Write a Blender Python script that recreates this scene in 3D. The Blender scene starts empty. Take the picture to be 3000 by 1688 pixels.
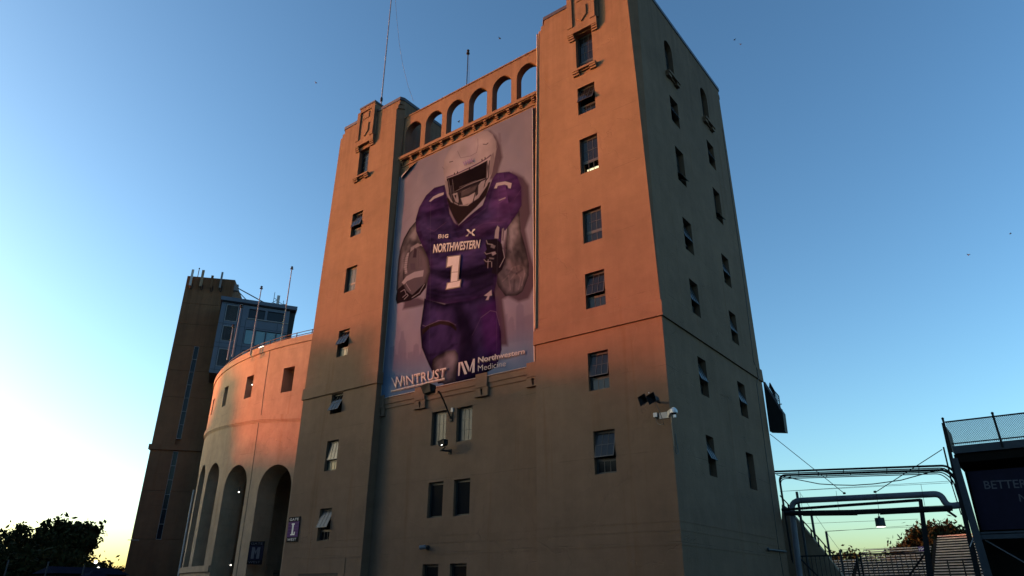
import bpy, math, random
import numpy as np
from mathutils import Vector, Matrix
R_ = math.radians
SC = bpy.context.scene
COL = SC.collection
random.seed(7)
RNG = np.random.default_rng(7)

# ------------------------------------------------------------------ camera
F_PX, PITCH, ROLL, YAW = 2033.63, R_(23.8357), R_(0.3858), R_(37.2791)   # photo is 3000 x 1688
EYE = Vector((0, 0, 1.6))
_f = Vector((-math.sin(YAW)*math.cos(PITCH), math.cos(YAW)*math.cos(PITCH), math.sin(PITCH)))
_r0 = Vector((math.cos(YAW), math.sin(YAW), 0)); _u0 = _r0.cross(_f)
RT = math.cos(ROLL)*_r0 + math.sin(ROLL)*_u0
UP = -math.sin(ROLL)*_r0 + math.cos(ROLL)*_u0
cam_d = bpy.data.cameras.new('camera'); cam = bpy.data.objects.new('camera', cam_d); COL.objects.link(cam)
cam_d.sensor_width = 36; cam_d.lens = 36*F_PX/3000; cam_d.clip_start = .1; cam_d.clip_end = 6000
m = Matrix((RT, UP, -_f)).transposed().to_4x4(); m.translation = EYE; cam.matrix_world = m
SC.camera = cam

# ------------------------------------------------------------------ light
SUN_AZ, SUN_EL = R_(117), R_(6)          # degrees left of +Y, low sunset sun
TO_SUN = Vector((-math.sin(SUN_AZ)*math.cos(SUN_EL), math.cos(SUN_AZ)*math.cos(SUN_EL), math.sin(SUN_EL)))
W = bpy.data.worlds.new('World'); SC.world = W; W.use_nodes = True
nt = W.node_tree; bg = nt.nodes['Background']
sky = nt.nodes.new('ShaderNodeTexSky'); sky.sky_type = 'NISHITA'; sky.sun_disc = False
sky.sun_elevation = SUN_EL; sky.sun_rotation = -SUN_AZ; sky.air_density = .92; sky.dust_density = 1.6; sky.ozone_density = 2.1
gam = nt.nodes.new('ShaderNodeGamma'); gam.inputs[1].default_value = 1.36     # contrast of the whole sky
nt.links.new(sky.outputs[0], gam.inputs[0]); tint = nt.nodes.new('ShaderNodeVectorMath'); tint.operation = 'MULTIPLY'; tint.inputs[1].default_value = (.91, .95, .88)
nt.links.new(gam.outputs[0], tint.inputs[0]); nt.links.new(tint.outputs[0], bg.inputs[0]); bg.inputs[1].default_value = .15
sd = bpy.data.lights.new('sun', 'SUN'); sd.energy = 3.9; sd.angle = R_(.9); sd.color = (1, .165, .04)
so = bpy.data.objects.new('sun', sd); COL.objects.link(so); so.rotation_euler = (-TO_SUN).to_track_quat('-Z', 'Y').to_euler(); so.location = (-60, -20, 60)
VS = SC.view_settings; VS.view_transform = 'Standard'; VS.look = 'None'; VS.gamma = 1; VS.use_curve_mapping = False; VS.exposure = 1.42

# ------------------------------------------------------------------ helpers
def ray(x, y): return _f + RT*((x-1500)/F_PX) - UP*((y-844)/F_PX)
def onY(x, y, Y): d = ray(x, y); return EYE + d*(Y/d.y)
def onX(x, y, X): d = ray(x, y); return EYE + d*(X/d.x)
def atD(x, y, D): d = ray(x, y); return EYE + d*(D/math.hypot(d.x, d.y))

def wloc(o):
    v = Vector((0, 0, 0))
    while o: v += o.location; o = o.parent
    return v
def tag(o, label=None, cat=None, group=None, kind=None):
    for k, v in (('label', label), ('category', cat), ('group', group), ('kind', kind)):
        if v: o[k] = v
    return o
def thing(name, loc, label, cat, group=None):
    o = bpy.data.objects.new(name, None); COL.objects.link(o); o.location = loc; o.empty_display_size = .2
    return tag(o, label, cat, group)

class MB:
    def __init__(s): s.v = []; s.f = []
    def add(s, vs, fs):
        b = len(s.v); s.v += [tuple(p) for p in vs]; s.f += [tuple(i+b for i in f) for f in fs]; return s
    def quad(s, *p): return s.add(p, [tuple(range(len(p)))])
    def box(s, x0, x1, y0, y1, z0, z1):
        return s.add([(x, y, z) for z in (z0, z1) for y in (y0, y1) for x in (x0, x1)],
                     [(0, 2, 3, 1), (4, 5, 7, 6), (0, 1, 5, 4), (2, 6, 7, 3), (0, 4, 6, 2), (1, 3, 7, 5)])
    def hexa(s, b, t):   # two matching quads
        return s.add(list(b)+list(t), [(3, 2, 1, 0), (4, 5, 6, 7), (0, 1, 5, 4), (1, 2, 6, 5), (2, 3, 7, 6), (3, 0, 4, 7)])
    def pbox(s, P, u0, u1, v0, v1, d0, d1):   # box in a wall frame
        b = [P(u0, v0, d0), P(u1, v0, d0), P(u1, v1, d0), P(u0, v1, d0)]
        t = [P(u0, v0, d1), P(u1, v0, d1), P(u1, v1, d1), P(u0, v1, d1)]
        return s.hexa(b, t)
    def tube(s, path, r, n=8, r1=None, cap=True):
        path = [Vector(p) for p in path]; N = len(path); r1 = r if r1 is None else r1; b = len(s.v); a = None
        for i, p in enumerate(path):
            d = (path[min(i+1, N-1)]-path[max(i-1, 0)]).normalized()
            if a is None: a = d.orthogonal().normalized()
            else: a = (a-d*a.dot(d)).normalized()
            c = d.cross(a); rr = r+(r1-r)*i/max(1, N-1)
            for k in range(n):
                t = 2*math.pi*k/n; s.v.append(tuple(p+(a*math.cos(t)+c*math.sin(t))*rr))
        for i in range(N-1):
            for k in range(n):
                s.f.append((b+i*n+k, b+i*n+(k+1) % n, b+(i+1)*n+(k+1) % n, b+(i+1)*n+k))
        if cap: s.f.append(tuple(b+k for k in range(n))[::-1]); s.f.append(tuple(b+(N-1)*n+k for k in range(n)))
        return s
    def lathe(s, c, prof, n=16, ax=Vector((0, 0, 1))):   # prof: (r, h)
        c = Vector(c); ax = ax.normalized(); a = ax.orthogonal().normalized(); e = ax.cross(a); b = len(s.v)
        for r, h in prof:
            for k in range(n):
                t = 2*math.pi*k/n; s.v.append(tuple(c+ax*h+(a*math.cos(t)+e*math.sin(t))*max(r, 1e-4)))
        for i in range(len(prof)-1):
            for k in range(n): s.f.append((b+i*n+k, b+i*n+(k+1) % n, b+(i+1)*n+(k+1) % n, b+(i+1)*n+k))
        s.f.append(tuple(b+k for k in range(n))[::-1]); s.f.append(tuple(b+(len(prof)-1)*n+k for k in range(n)))
        return s
    def build(s, name, mat, parent=None, origin=None, smooth=False):
        off = wloc(parent) if parent else Vector(origin or (0, 0, 0))
        me = bpy.data.meshes.new(name); me.from_pydata([(x-off.x, y-off.y, z-off.z) for x, y, z in s.v], [], s.f); me.update()
        if smooth:
            me.shade_smooth()
            try: me.set_sharp_from_angle(angle=R_(40))
            except Exception: pass
        me.materials.append(mat)
        o = bpy.data.objects.new(name, me); COL.objects.link(o)
        if parent: o.parent = parent
        else: o.location = off
        return o
def part(name, mat, parent, fn, smooth=False):
    b = MB(); fn(b); return b.build(name, mat, parent, smooth=smooth)

# ------------------------------------------------------------------ materials
def newmat(name):
    m = bpy.data.materials.new(name); m.use_nodes = True; n = m.node_tree; return m, n, n.nodes['Principled BSDF']
def plain(name, col, rough=.6, metal=0., var=.12, scale=3., bump=.0, spec=.5):
    m, n, b = newmat(name); N = n.nodes; L = n.links
    g = N.new('ShaderNodeNewGeometry'); no = N.new('ShaderNodeTexNoise'); no.inputs['Scale'].default_value = scale; no.inputs['Detail'].default_value = 5
    L.new(g.outputs['Position'], no.inputs['Vector'])
    r = N.new('ShaderNodeMapRange'); r.inputs[1].default_value = .3; r.inputs[2].default_value = .7; r.inputs[3].default_value = 1-var; r.inputs[4].default_value = 1+var
    L.new(no.outputs['Fac'], r.inputs[0])
    mx = N.new('ShaderNodeVectorMath'); mx.operation = 'SCALE'; mx.inputs[0].default_value = col; L.new(r.outputs[0], mx.inputs['Scale'])
    L.new(mx.outputs[0], b.inputs['Base Color']); b.inputs['Roughness'].default_value = rough; b.inputs['Metallic'].default_value = metal
    b.inputs['Specular IOR Level'].default_value = spec
    if bump:
        bp = N.new('ShaderNodeBump'); bp.inputs['Strength'].default_value = bump; bp.inputs['Distance'].default_value = .02
        n2 = N.new('ShaderNodeTexNoise'); n2.inputs['Scale'].default_value = scale*9; L.new(g.outputs['Position'], n2.inputs['Vector'])
        L.new(n2.outputs['Fac'], bp.inputs['Height']); L.new(bp.outputs[0], b.inputs['Normal'])
    return m
def emis(name, col, st):
    m, n, b = newmat(name); b.inputs['Base Color'].default_value = (.8, .8, .8, 1)
    b.inputs['Emission Color'].default_value = (*col, 1); b.inputs['Emission Strength'].default_value = st; return m
def stucco(name, col, streak=.08, blotch=.13, board=.25):
    m, n, b = newmat(name); N = n.nodes; L = n.links
    g = N.new('ShaderNodeNewGeometry')
    def noise(scale, vec=None, det=6, rough=.6):
        t = N.new('ShaderNodeTexNoise'); t.inputs['Scale'].default_value = scale; t.inputs['Detail'].default_value = det; t.inputs['Roughness'].default_value = rough
        L.new(vec or g.outputs['Position'], t.inputs['Vector']); return t.outputs['Fac']
    def mapv(s):
        mp = N.new('ShaderNodeMapping'); mp.inputs['Scale'].default_value = s; L.new(g.outputs['Position'], mp.inputs['Vector']); return mp.outputs[0]
    def rng(x, a, c, lo, hi):
        r = N.new('ShaderNodeMapRange'); L.new(x, r.inputs[0])
        for i, v in enumerate((a, c, lo, hi)): r.inputs[i+1].default_value = v
        return r.outputs[0]
    def mul(a, c):
        k = N.new('ShaderNodeMath'); k.operation = 'MULTIPLY'; L.new(a, k.inputs[0]); L.new(c, k.inputs[1]); return k.outputs[0]
    big = rng(noise(.28), .3, .7, 1-blotch, 1+blotch)
    mid = rng(noise(1.6), .3, .7, 1-blotch*.6, 1+blotch*.6)
    stk = rng(noise(1.0, mapv((1.3, 1.3, .10)), 8, .65), .34, .66, 1-streak, 1.03)
    hz = rng(noise(1.0, mapv((.06, .06, 1.6)), 4), .35, .65, .98, 1.02)
    tone = mul(mul(big, mid), mul(stk, hz))
    sp = N.new('ShaderNodeSeparateXYZ'); L.new(g.outputs['Position'], sp.inputs[0])
    jn = N.new('ShaderNodeMath'); jn.operation = 'MULTIPLY_ADD'; L.new(noise(.35), jn.inputs[0]); jn.inputs[1].default_value = .22; L.new(sp.outputs['Z'], jn.inputs[2])
    pg = N.new('ShaderNodeMath'); pg.operation = 'PINGPONG'; pg.inputs[1].default_value = 1.83; L.new(jn.outputs[0], pg.inputs[0])
    jl = rng(pg.outputs[0], .0, .022, 1, 0); jm = mul(jl, rng(noise(.55), .47, .56, 0, 1)); joint = jm
    tone = mul(tone, rng(jm, 0, 1, 1, .72))
    top = rng(sp.outputs['Z'], 27, 34.5, 0, 1); st2 = rng(noise(1.0, mapv((2.2, 2.2, .08)), 8, .7), .42, .62, 0, .25)
    tone = mul(tone, rng(mul(top, st2), 0, 1, 1, 0))
    # rust coloured runs with a shape of their own
    rr = rng(noise(1.0, mapv((1.7, 1.7, .09)), 6), .60, .72, 0, .5)
    mixc = N.new('ShaderNodeMix'); mixc.data_type = 'RGBA'; mixc.inputs[6].default_value = (*col, 1); mixc.inputs[7].default_value = (col[0]*.86, col[1]*.68, col[2]*.5, 1)
    L.new(rr, mixc.inputs[0])
    sc = N.new('ShaderNodeVectorMath'); sc.operation = 'SCALE'; L.new(mixc.outputs[2], sc.inputs[0]); L.new(tone, sc.inputs['Scale'])
    L.new(sc.outputs[0], b.inputs['Base Color']); b.inputs['Roughness'].default_value = .92; b.inputs['Specular IOR Level'].default_value = .2
    # relief: shallow board marks, trowel swirls, cracks
    h1 = noise(7, None, 8, .7); h2 = noise(1.0, mapv((.5, .5, 7.)), 3)
    v = N.new('ShaderNodeTexVoronoi'); v.feature = 'DISTANCE_TO_EDGE'; v.inputs['Scale'].default_value = .17
    wv = N.new('ShaderNodeVectorMath'); wv.operation = 'ADD'
    ns = N.new('ShaderNodeTexNoise'); ns.inputs['Scale'].default_value = .7; ns.inputs['Detail'].default_value = 6; L.new(g.outputs['Position'], ns.inputs['Vector'])
    sc2 = N.new('ShaderNodeVectorMath'); sc2.operation = 'SCALE'; sc2.inputs['Scale'].default_value = 3.2; L.new(ns.outputs['Color'], sc2.inputs[0])
    L.new(g.outputs['Position'], wv.inputs[0]); L.new(sc2.outputs[0], wv.inputs[1]); L.new(wv.outputs[0], v.inputs['Vector'])
    crack = rng(v.outputs['Distance'], 0, .004, -1.2, 0)
    def add(a, c, k):
        q = N.new('ShaderNodeMath'); q.operation = 'MULTIPLY_ADD'; L.new(c, q.inputs[0]); q.inputs[1].default_value = k; L.new(a, q.inputs[2]); return q.outputs[0]
    hh = add(add(add(h1, h2, board), crack, 1.4), joint, -1.0)
    bp = N.new('ShaderNodeBump'); bp.inputs['Strength'].default_value = .5; bp.inputs['Distance'].default_value = .025
    L.new(hh, bp.inputs['Height']); L.new(bp.outputs[0], b.inputs['Normal'])
    return m
M = {}
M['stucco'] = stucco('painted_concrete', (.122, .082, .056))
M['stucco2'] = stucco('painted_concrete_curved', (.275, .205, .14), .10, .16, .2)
M['brown'] = stucco('brown_panel', (.125, .068, .038), .12, .12, .3)
M['inner'] = stucco('inner_wall', (.26, .20, .14), .2, .2)
M['core'] = plain('dark_interior', (.010, .009, .008), .95, spec=.03)
M['roof'] = plain('roofing', (.05, .045, .05), .8)
M['coping'] = plain('dark_coping', (.035, .028, .035), .5, .3)
M['blackmetal'] = plain('black_metal', (.012, .013, .014), .6, .0, spec=.15)
M['winframe'] = plain('window_steel', (.014, .015, .016), .5)
M['greymetal'] = plain('grey_metal', (.15, .155, .165), .5, .2)
M['white'] = plain('white_paint', (.5, .52, .55), .45)
M['offwhite'] = plain('off_white_plastic', (.30, .31, .32), .6)
M['pipe'] = plain('galvanised_pipe', (.12, .132, .155), .6, 0, .15, 1.5, spec=.25)
M['bluepanel'] = plain('blue_grey_panel', (.030, .040, .070), .3, .0, .2, .5, spec=.5)
M['bluetrim'] = plain('blue_grey_trim', (.016, .018, .028), .6, spec=.12)
M['louver'] = plain('louvre_metal', (.11, .115, .125), .5, spec=.4)
M['purple'] = plain('purple_sign', (.055, .020, .095), .7, 0, .1, spec=.05)
M['darkpurple'] = plain('dark_purple_board', (.008, .006, .018), .7, spec=.15)
M['signblack'] = plain('sign_black', (.006, .006, .008), .7, spec=.05)
M['letter'] = plain('letter_white', (.42, .43, .47), .5, 0, .05)
M['bench'] = plain('bench_aluminium', (.22, .20, .195), .7, 0, .25, .8, spec=.2)
M['beam'] = plain('painted_beam', (.035, .045, .055), .6, spec=.25)
M['wire'] = plain('wire', (.03, .03, .03), .5)
M['ground'] = plain('asphalt', (.05, .05, .052), .9, 0, .25, .6, .3)
M['grass'] = plain('grass_ground', (.045, .06, .025), .95, 0, .3, .3)
M['bark'] = plain('bark', (.035, .028, .022), .9, 0, .3, 4)
M['leaf'] = plain('leaves', (.016, .021, .009), .9, 0, .45, .5, spec=.05)
M['leaf2'] = plain('leaves_ochre', (.017, .016, .007), .9, 0, .45, .4, spec=.05)
M['canvas'] = plain('tent_canvas', (.010, .013, .024), .9, spec=0)
M['bird'] = plain('bird_dark', (.02, .02, .02), .8)
M['glow'] = emis('lamp_glow', (1, .93, .78), 1.6)
M['tubeglow'] = emis('fluorescent_glow', (1, .92, .55), .42)
M['dimglow'] = emis('dim_room_glow', (1, .85, .5), .25)
def glass(name, col, rough=.05, ior=1.6):
    m, n, b = newmat(name); N = n.nodes; L = n.links
    b.inputs['Base Color'].default_value = (*col, 1); b.inputs['Roughness'].default_value = rough; b.inputs['IOR'].default_value = ior
    t = N.new('ShaderNodeTexNoise'); t.inputs['Scale'].default_value = 2.2; g = N.new('ShaderNodeNewGeometry'); L.new(g.outputs['Position'], t.inputs['Vector'])
    bp = N.new('ShaderNodeBump'); bp.inputs['Strength'].default_value = .12; bp.inputs['Distance'].default_value = .02; L.new(t.outputs['Fac'], bp.inputs['Height']); L.new(bp.outputs[0], b.inputs['Normal'])
    return m
M['glass'] = glass('window_glass', (.008, .009, .011), .08, 1.33)
M['glassf'] = glass('frosted_glass', (.024, .027, .029), .3, 1.36)
M['glassw'] = glass('warm_glass', (.10, .092, .055), .4, 1.5)
M['glassg'] = glass('green_glass', (.03, .09, .10), .08, 1.8)
M['glassd'] = glass('dark_blue_glass', (.008, .011, .018), .12, 1.3)
M['dimletter'] = plain('dim_letter', (.055, .052, .065), .6)  # letter white darkened, dimness of shaded signs put into the colour
m_, n_, b_ = newmat('clear_lit_glass'); b_.inputs['Base Color'].default_value = (.9, .9, .85, 1); b_.inputs['Transmission Weight'].default_value = 1; b_.inputs['Roughness'].default_value = .05; b_.inputs['IOR'].default_value = 1.05
M['clear'] = m_

# ------------------------------------------------------------------ wall frames
def frontF(Y): return lambda u, v, d=0.: Vector((u, Y-d, v))
def rightF(X): return lambda u, v, d=0.: Vector((X+d, u, v))
def planeF(P0, az, flip=1):
    u = Vector((math.sin(az), math.cos(az), 0)); n = Vector((math.cos(az), -math.sin(az), 0))
    return lambda a, v, d=0.: Vector((P0[0], P0[1], 0))+u*a+n*d+Vector((0, 0, v))
CC, CR = Vector((-45.34, 56.1)), 27.1
def cylF(u, v, d=0.):
    t = R_(u); r = CR+d; return Vector((CC.x+r*math.sin(t), CC.y-r*math.cos(t), v))

def wall(mb, P, u0, u1, v0, v1, holes, depth, us=(), vs=(), warp=None, reveal=True):
    """grid wall with openings; hole = (a,b,c,d) rect or (a,b,c,d,'arch') with round head"""
    Q = P if warp is None else (lambda u, v, d=0.: P(*warp(u, v), d))
    U = sorted({u0, u1, *us, *[h[0] for h in holes], *[h[1] for h in holes]}); V = sorted({v0, v1, *vs, *[h[2] for h in holes], *[h[3] for h in holes]})
    U = [u for u in U if u0-1e-6 <= u <= u1+1e-6]; V = [v for v in V if v0-1e-6 <= v <= v1+1e-6]
    for i in range(len(U)-1):
        for j in range(len(V)-1):
            cu, cv = (U[i]+U[i+1])/2, (V[j]+V[j+1])/2
            if any(h[0] < cu < h[1] and h[2] < cv < h[3] for h in holes): continue
            mb.quad(Q(U[i], V[j]), Q(U[i+1], V[j]), Q(U[i+1], V[j+1]), Q(U[i], V[j+1]))
    for h in holes:
        a, b, c, d = h[:4]
        if len(h) > 4:
            ru = (b-a)/2; mu = (a+b)/2; rv = h[5] if len(h) > 5 else ru; n = 14
            arc = [(mu-ru*math.cos(math.pi*k/n), d-rv+rv*math.sin(math.pi*k/n)) for k in range(n+1)]
            for k in range(n//2): mb.quad(Q(a, d), Q(*arc[k]), Q(*arc[k+1]))
            for k in range(n//2, n): mb.quad(Q(b, d), Q(*arc[k]), Q(*arc[k+1]))
            out = [(a, c)]+arc+[(b, c)]
        else: out = [(a, c), (a, d), (b, d), (b, c)]
        if reveal:
            for k in range(len(out)):
                p, q = out[k], out[(k+1) % len(out)]
                mb.quad(Q(*p), Q(*q), Q(*q, -depth), Q(*p, -depth))
    return mb

_pc = {}
def pane_obj(mat, w, h, mw, parent):
    k = (mat.name, round(w, 2), round(h, 2))
    if k not in _pc:
        b = MB(); b.box(-w/2, w/2, -.004, .004, -h/2, h/2); me = bpy.data.meshes.new('pane'); me.from_pydata(b.v, [], b.f); me.update(); me.materials.append(mat); _pc[k] = me
    o = bpy.data.objects.new('pane', _pc[k]); COL.objects.link(o); o.parent = parent
    mw = mw.copy(); mw.translation = mw.translation-wloc(parent); o.matrix_local = mw; return o

def window(P, parent, u0, u1, v0, v1, inset=.22, tilt=0., rows=3, sash_rows=2, gmats=('glass', 'glass'), cols=3, arch=False, tilt_low=0., name='window'):
    """steel window: frame, top-hung sash of sash_rows x cols panes, fixed panes below"""
    fr = .055; b = MB()
    b.pbox(P, u0, u0+fr, v0, v1, -inset-.05, -inset+.03); b.pbox(P, u1-fr, u1, v0, v1, -inset-.05, -inset+.03)
    b.pbox(P, u0+fr, u1-fr, v0, v0+fr, -inset-.05, -inset+.03); b.pbox(P, u0+fr, u1-fr, v1-fr*1.6, v1, -inset-.05, -inset+.03)
    if arch:   # filled corners of the steel head
        n = 8; ru = (u1-u0)/2-.03; mu = (u0+u1)/2
    uu0, uu1, vv0, vv1 = u0+fr, u1-fr, v0+fr, v1-fr*1.6
    H = vv1-vv0; sh = H*sash_rows/rows if rows > sash_rows else H
    low = rows-sash_rows
    if low: b.pbox(P, uu0, uu1, vv1-sh-.04, vv1-sh+.04, -inset-.05, -inset+.025)
    w = b.build(name, M['winframe'], parent)
    n = (P(u0, v0, 1)-P(u0, v0, 0)); ux = (P(u1, v0)-P(u0, v0)).normalized()
    def block(ua, ub, va, vb, nr, t, mat, nm):   # hinge at top vb
        def S(u, s, d=0.):     # s measured down from hinge
            return P(u, vb-s*math.cos(t)+d*math.sin(t), -inset+s*math.sin(t)+d*math.cos(t))
        h = vb-va; bar = .022; ed = .04; q = MB()
        def bx(a0, a1, s0, s1, d0=-.015, d1=.02):
            q.hexa([S(a0, s1, d0), S(a1, s1, d0), S(a1, s0, d0), S(a0, s0, d0)], [S(a0, s1, d1), S(a1, s1, d1), S(a1, s0, d1), S(a0, s0, d1)])
        bx(ua, ua+ed, 0, h); bx(ub-ed, ub, 0, h); bx(ua+ed, ub-ed, 0, ed); bx(ua+ed, ub-ed, h-ed, h)
        cu = [ua+ed+(ub-ua-2*ed)*k/cols for k in range(cols+1)]; cs = [ed+(h-2*ed)*k/nr for k in range(nr+1)]
        for k in range(1, cols): bx(cu[k]-bar/2, cu[k]+bar/2, ed, h-ed)
        for k in range(1, nr):
            for c in range(cols): bx(cu[c]+bar/2*(c > 0), cu[c+1]-bar/2*(c < cols-1), cs[k]-bar/2, cs[k]+bar/2)
        q.build(nm, M['winframe'], w)
        dn = (S(ua, 1)-S(ua, 0)).normalized(); nn = ux.cross(-dn)
        for c in range(cols):
            for k in range(nr):
                pw, ph = cu[c+1]-cu[c]-.004, cs[k+1]-cs[k]-.004
                ctr = S((cu[c]+cu[c+1])/2, (cs[k]+cs[k+1])/2, 0)
                mw = Matrix((ux, -nn, -dn)).transposed().to_4x4(); mw.translation = ctr
                pane_obj(M[mat], pw, ph, mw, w)
    block(uu0, uu1, vv1-sh+(.04 if low else 0), vv1, sash_rows, R_(tilt), gmats[0], 'sash')
    if low: block(uu0, uu1, vv0, vv1-sh-.04, low, R_(tilt_low), gmats[1], 'lower_sash')
    return w

# ------------------------------------------------------------------ ground
def sheet(name, mat, x0, x1, y0, y1, z):
    o = MB().quad((x0, y0, z), (x1, y0, z), (x1, y1, z), (x0, y1, z)).build(name, mat); o['kind'] = 'structure'; return o
sheet('ground', M['grass'], -2500, 2500, -2500, 2500, 0)
sheet('parking_lot', M['ground'], -180, 60, -60, 62, .004)

# ------------------------------------------------------------------ the two towers
YF, YBK, ZB0, ZB1, ZT = 27.36, 40.62, 13.2, 14.0, 33.78
def cham(v): return .45*min(1, max(0, (v-14)/20))
def tower(label, X0, X1, fw, sw, pyc, group):
    T = thing('concrete_tower', ((X0+X1)/2, YF, 0), label, 'tower', group)
    FP, RP = frontF(YF), rightF(X1)
    fh = [w[:4] for w in fw]; sh = [tuple(w[:4])+(('arch',) if w[4].get('arch') else ()) for w in sw]
    b = MB()
    def wf(u, v):
        c = cham(v)
        if u > X1-.6: u -= c*(u-(X1-.6))/.6
        if u < X0+.6: u += c*((X0+.6)-u)/.6
        return u, v
    def ws(u, v):
        c = cham(v)
        if u < YF+.6: u += c*((YF+.6)-u)/.6
        if u > YBK-.6: u -= c*(u-(YBK-.6))/.6
        return u, v
    wall(b, FP, X0, X1, 0, ZT, fh, .5, us=(X0+.6, X1-.6), vs=(14,), warp=wf)
    wall(b, RP, YF, YBK, 0, ZT, sh, .5, us=(YF+.6, YBK-.6), vs=(14,), warp=ws)
    wall(b, lambda u, v, d=0.: Vector((X0-d, u, v)), YF, YBK, 0, ZT, [], .5, us=(YF+.6, YBK-.6), vs=(14,), warp=ws)
    wall(b, lambda u, v, d=0.: Vector((u, YBK+d, v)), X0, X1, 0, ZT, [], .5, us=(X0+.6, X1-.6), vs=(14,), warp=wf)
    c = .45
    for (ex, ey, sx, sy) in ((X1, YF, -1, 1), (X0, YF, 1, 1), (X1, YBK, -1, -1), (X0, YBK, 1, -1)):
        k = cham(ZT); b.quad((ex, ey, 14), (ex+sx*k, ey, ZT), (ex, ey+sy*k, ZT))
    k = cham(ZT); b.quad((X0+k, YF, ZT), (X1-k, YF, ZT), (X1, YF+k, ZT), (X1, YBK-k, ZT), (X1-k, YBK, ZT), (X0+k, YBK, ZT), (X0, YBK-k, ZT), (X0, YF+k, ZT))
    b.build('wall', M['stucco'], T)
    # roof block with cut corners, dark coping
    def prism(mb, poly, z0, z1):
        n = len(poly); mb.add([(x, y, z0) for x, y in poly]+[(x, y, z1) for x, y in poly], [tuple(range(n))[::-1], tuple(range(n, 2*n))]+[(i, (i+1) % n, n+(i+1) % n, n+i) for i in range(n)])
    p1 = [(X0+.85, YF+.004), (X1-.16, YF+.004), (X1-.004, YF+.3), (X1-.004, YBK-.4), (X1-.5, YBK), (X0+.3, YBK), (X0+.3, YF+.7)]
    p0 = [(X0+.62, YF+.004), (X1-.3, YF+.004), (X1-.004, YF+.34), (X1-.004, YBK-.3), (X1-.4, YBK), (X0+.2, YBK), (X0+.2, YF+.5)]
    part('parapet', M['stucco'], T, lambda q: (prism(q, p0, ZT+.003, 34.1), prism(q, p1, 34.1, 34.45)))
    p2 = [(x+(-.05 if x < (X0+X1)/2 else .05), y+(-.05 if y < YF+2 else .05)) for x, y in p1]
    part('coping', M['coping'], T, lambda q: prism(q, p2, 34.45, 34.70))
    part('interior', M['core'], T, lambda q: q.box(X0+1.1, X1-1.1, YF+1.3, YBK-1.3, .05, 33.2))
    # belt course: sloped top, square soffit
    def belt(q):
        o = .09
        for (a, e) in (((X0-o, YF-o), (X1+o, YF-o)), ((X1+o, YF-o), (X1+o, YBK+o)), ((X0-o, YBK+o), (X0-o, YF-o)), ((X1+o, YBK+o), (X0-o, YBK+o))):
            inn = lambda p, k: (min(max(p[0], X0-k), X1+k), min(max(p[1], YF-k), YBK+k))
            A, E, Ai, Ei = a, e, inn(a, -.02), inn(e, -.02); At, Et = inn(a, .075), inn(e, .075)
            q.quad((*A, ZB0), (*E, ZB0), (*Et, ZB1-.06), (*At, ZB1-.06)); q.quad((*At, ZB1-.06), (*Et, ZB1-.06), (*Ei, ZB1), (*Ai, ZB1))
            q.quad((*Ai, ZB0), (*Ei, ZB0), (*E, ZB0), (*A, ZB0))
    part('belt_course', M['stucco'], T, belt)
    for z in (4.37, 4.02, 3.47):   # raised scoring lines round the base
        part('score_line', M['stucco'], T, lambda q: (q.box(X0-.012, X1+.012, YF-.014, YF+.02, z-.02, z+.012), q.box(X1-.02, X1+.014, YF+.021, YBK, z-.02, z+.012)))
    # pylon over the top window
    P = lambda u, v, d=0.: Vector((pyc+u, YF-d, v))
    def pyl(q):
        q.pbox(P, -.94, .94, 32.4, 35.1, -.6, .2); q.pbox(P, -.80, .80, 35.1, 35.36, -.6, .2)
        q.pbox(P, -1.08, -.943, 32.42, 33.9, -.1, .12); q.pbox(P, .943, 1.08, 32.42, 33.9, -.1, .12)
        q.pbox(P, -.94, -.60, 32.4, 35.0, .2, .29); q.pbox(P, .60, .94, 32.4, 35.0, .2, .29); q.pbox(P, -.6, .6, 35.0-.12, 35.0, .2, .29)
    pp = part('pylon', M['stucco'], T, pyl)
    part('pylon_coping', M['coping'], T, lambda q: (q.pbox(P, -.85, .85, 35.36, 35.5, -.65, .25)))
    part('shield', M['stucco'], pp, lambda q: q.add([P(x, z, d) for d in (.2, .27) for x, z in ((-.36, 33.7), (-.36, 32.95), (0, 32.56), (.36, 32.95), (.36, 33.7))],
         [(4, 3, 2, 1, 0), (5, 6, 7, 8, 9)]+[(i, (i+1) % 5, 5+(i+1) % 5, 5+i) for i in range(5)]))
    part('tablet', M['stucco'], pp, lambda q: q.pbox(P, -.3, .3, 34.2, 34.75, .2, .25))
    def hood(q):
        q.pbox(P, -1.0, 1.0, 31.93, 32.397, -.1, .24)
        for s in (-1, 1):
            a, e = sorted((s*1.0, s*.62)); q.pbox(P, a, e, 31.82, 31.93, -.1, .21); a, e = sorted((s*.98, s*.6)); q.pbox(P, a, e, 31.69, 31.82, -.1, .16); a, e = sorted((s*.96, s*.6)); q.pbox(P, a, e, 31.56, 31.69, -.1, .10)
    part('window_hood', M['stucco'], T, hood)
    def sill(q):
        q.pbox(P, -.78, .78, 29.1, 29.24, -.1, .24)
        for s in (-1, 1):
            a, e = sorted((s*.76, s*.36)); q.pbox(P, a, e, 28.98, 29.1, -.1, .2); q.pbox(P, a, e, 28.86, 28.98, -.1, .13)
        q.pbox(P, -.36, .36, 29.02, 29.1, -.1, .1)
    part('window_sill', M['stucco'], T, sill)
    for w in fw: window(FP, T, *w[:4], **w[4])
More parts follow.
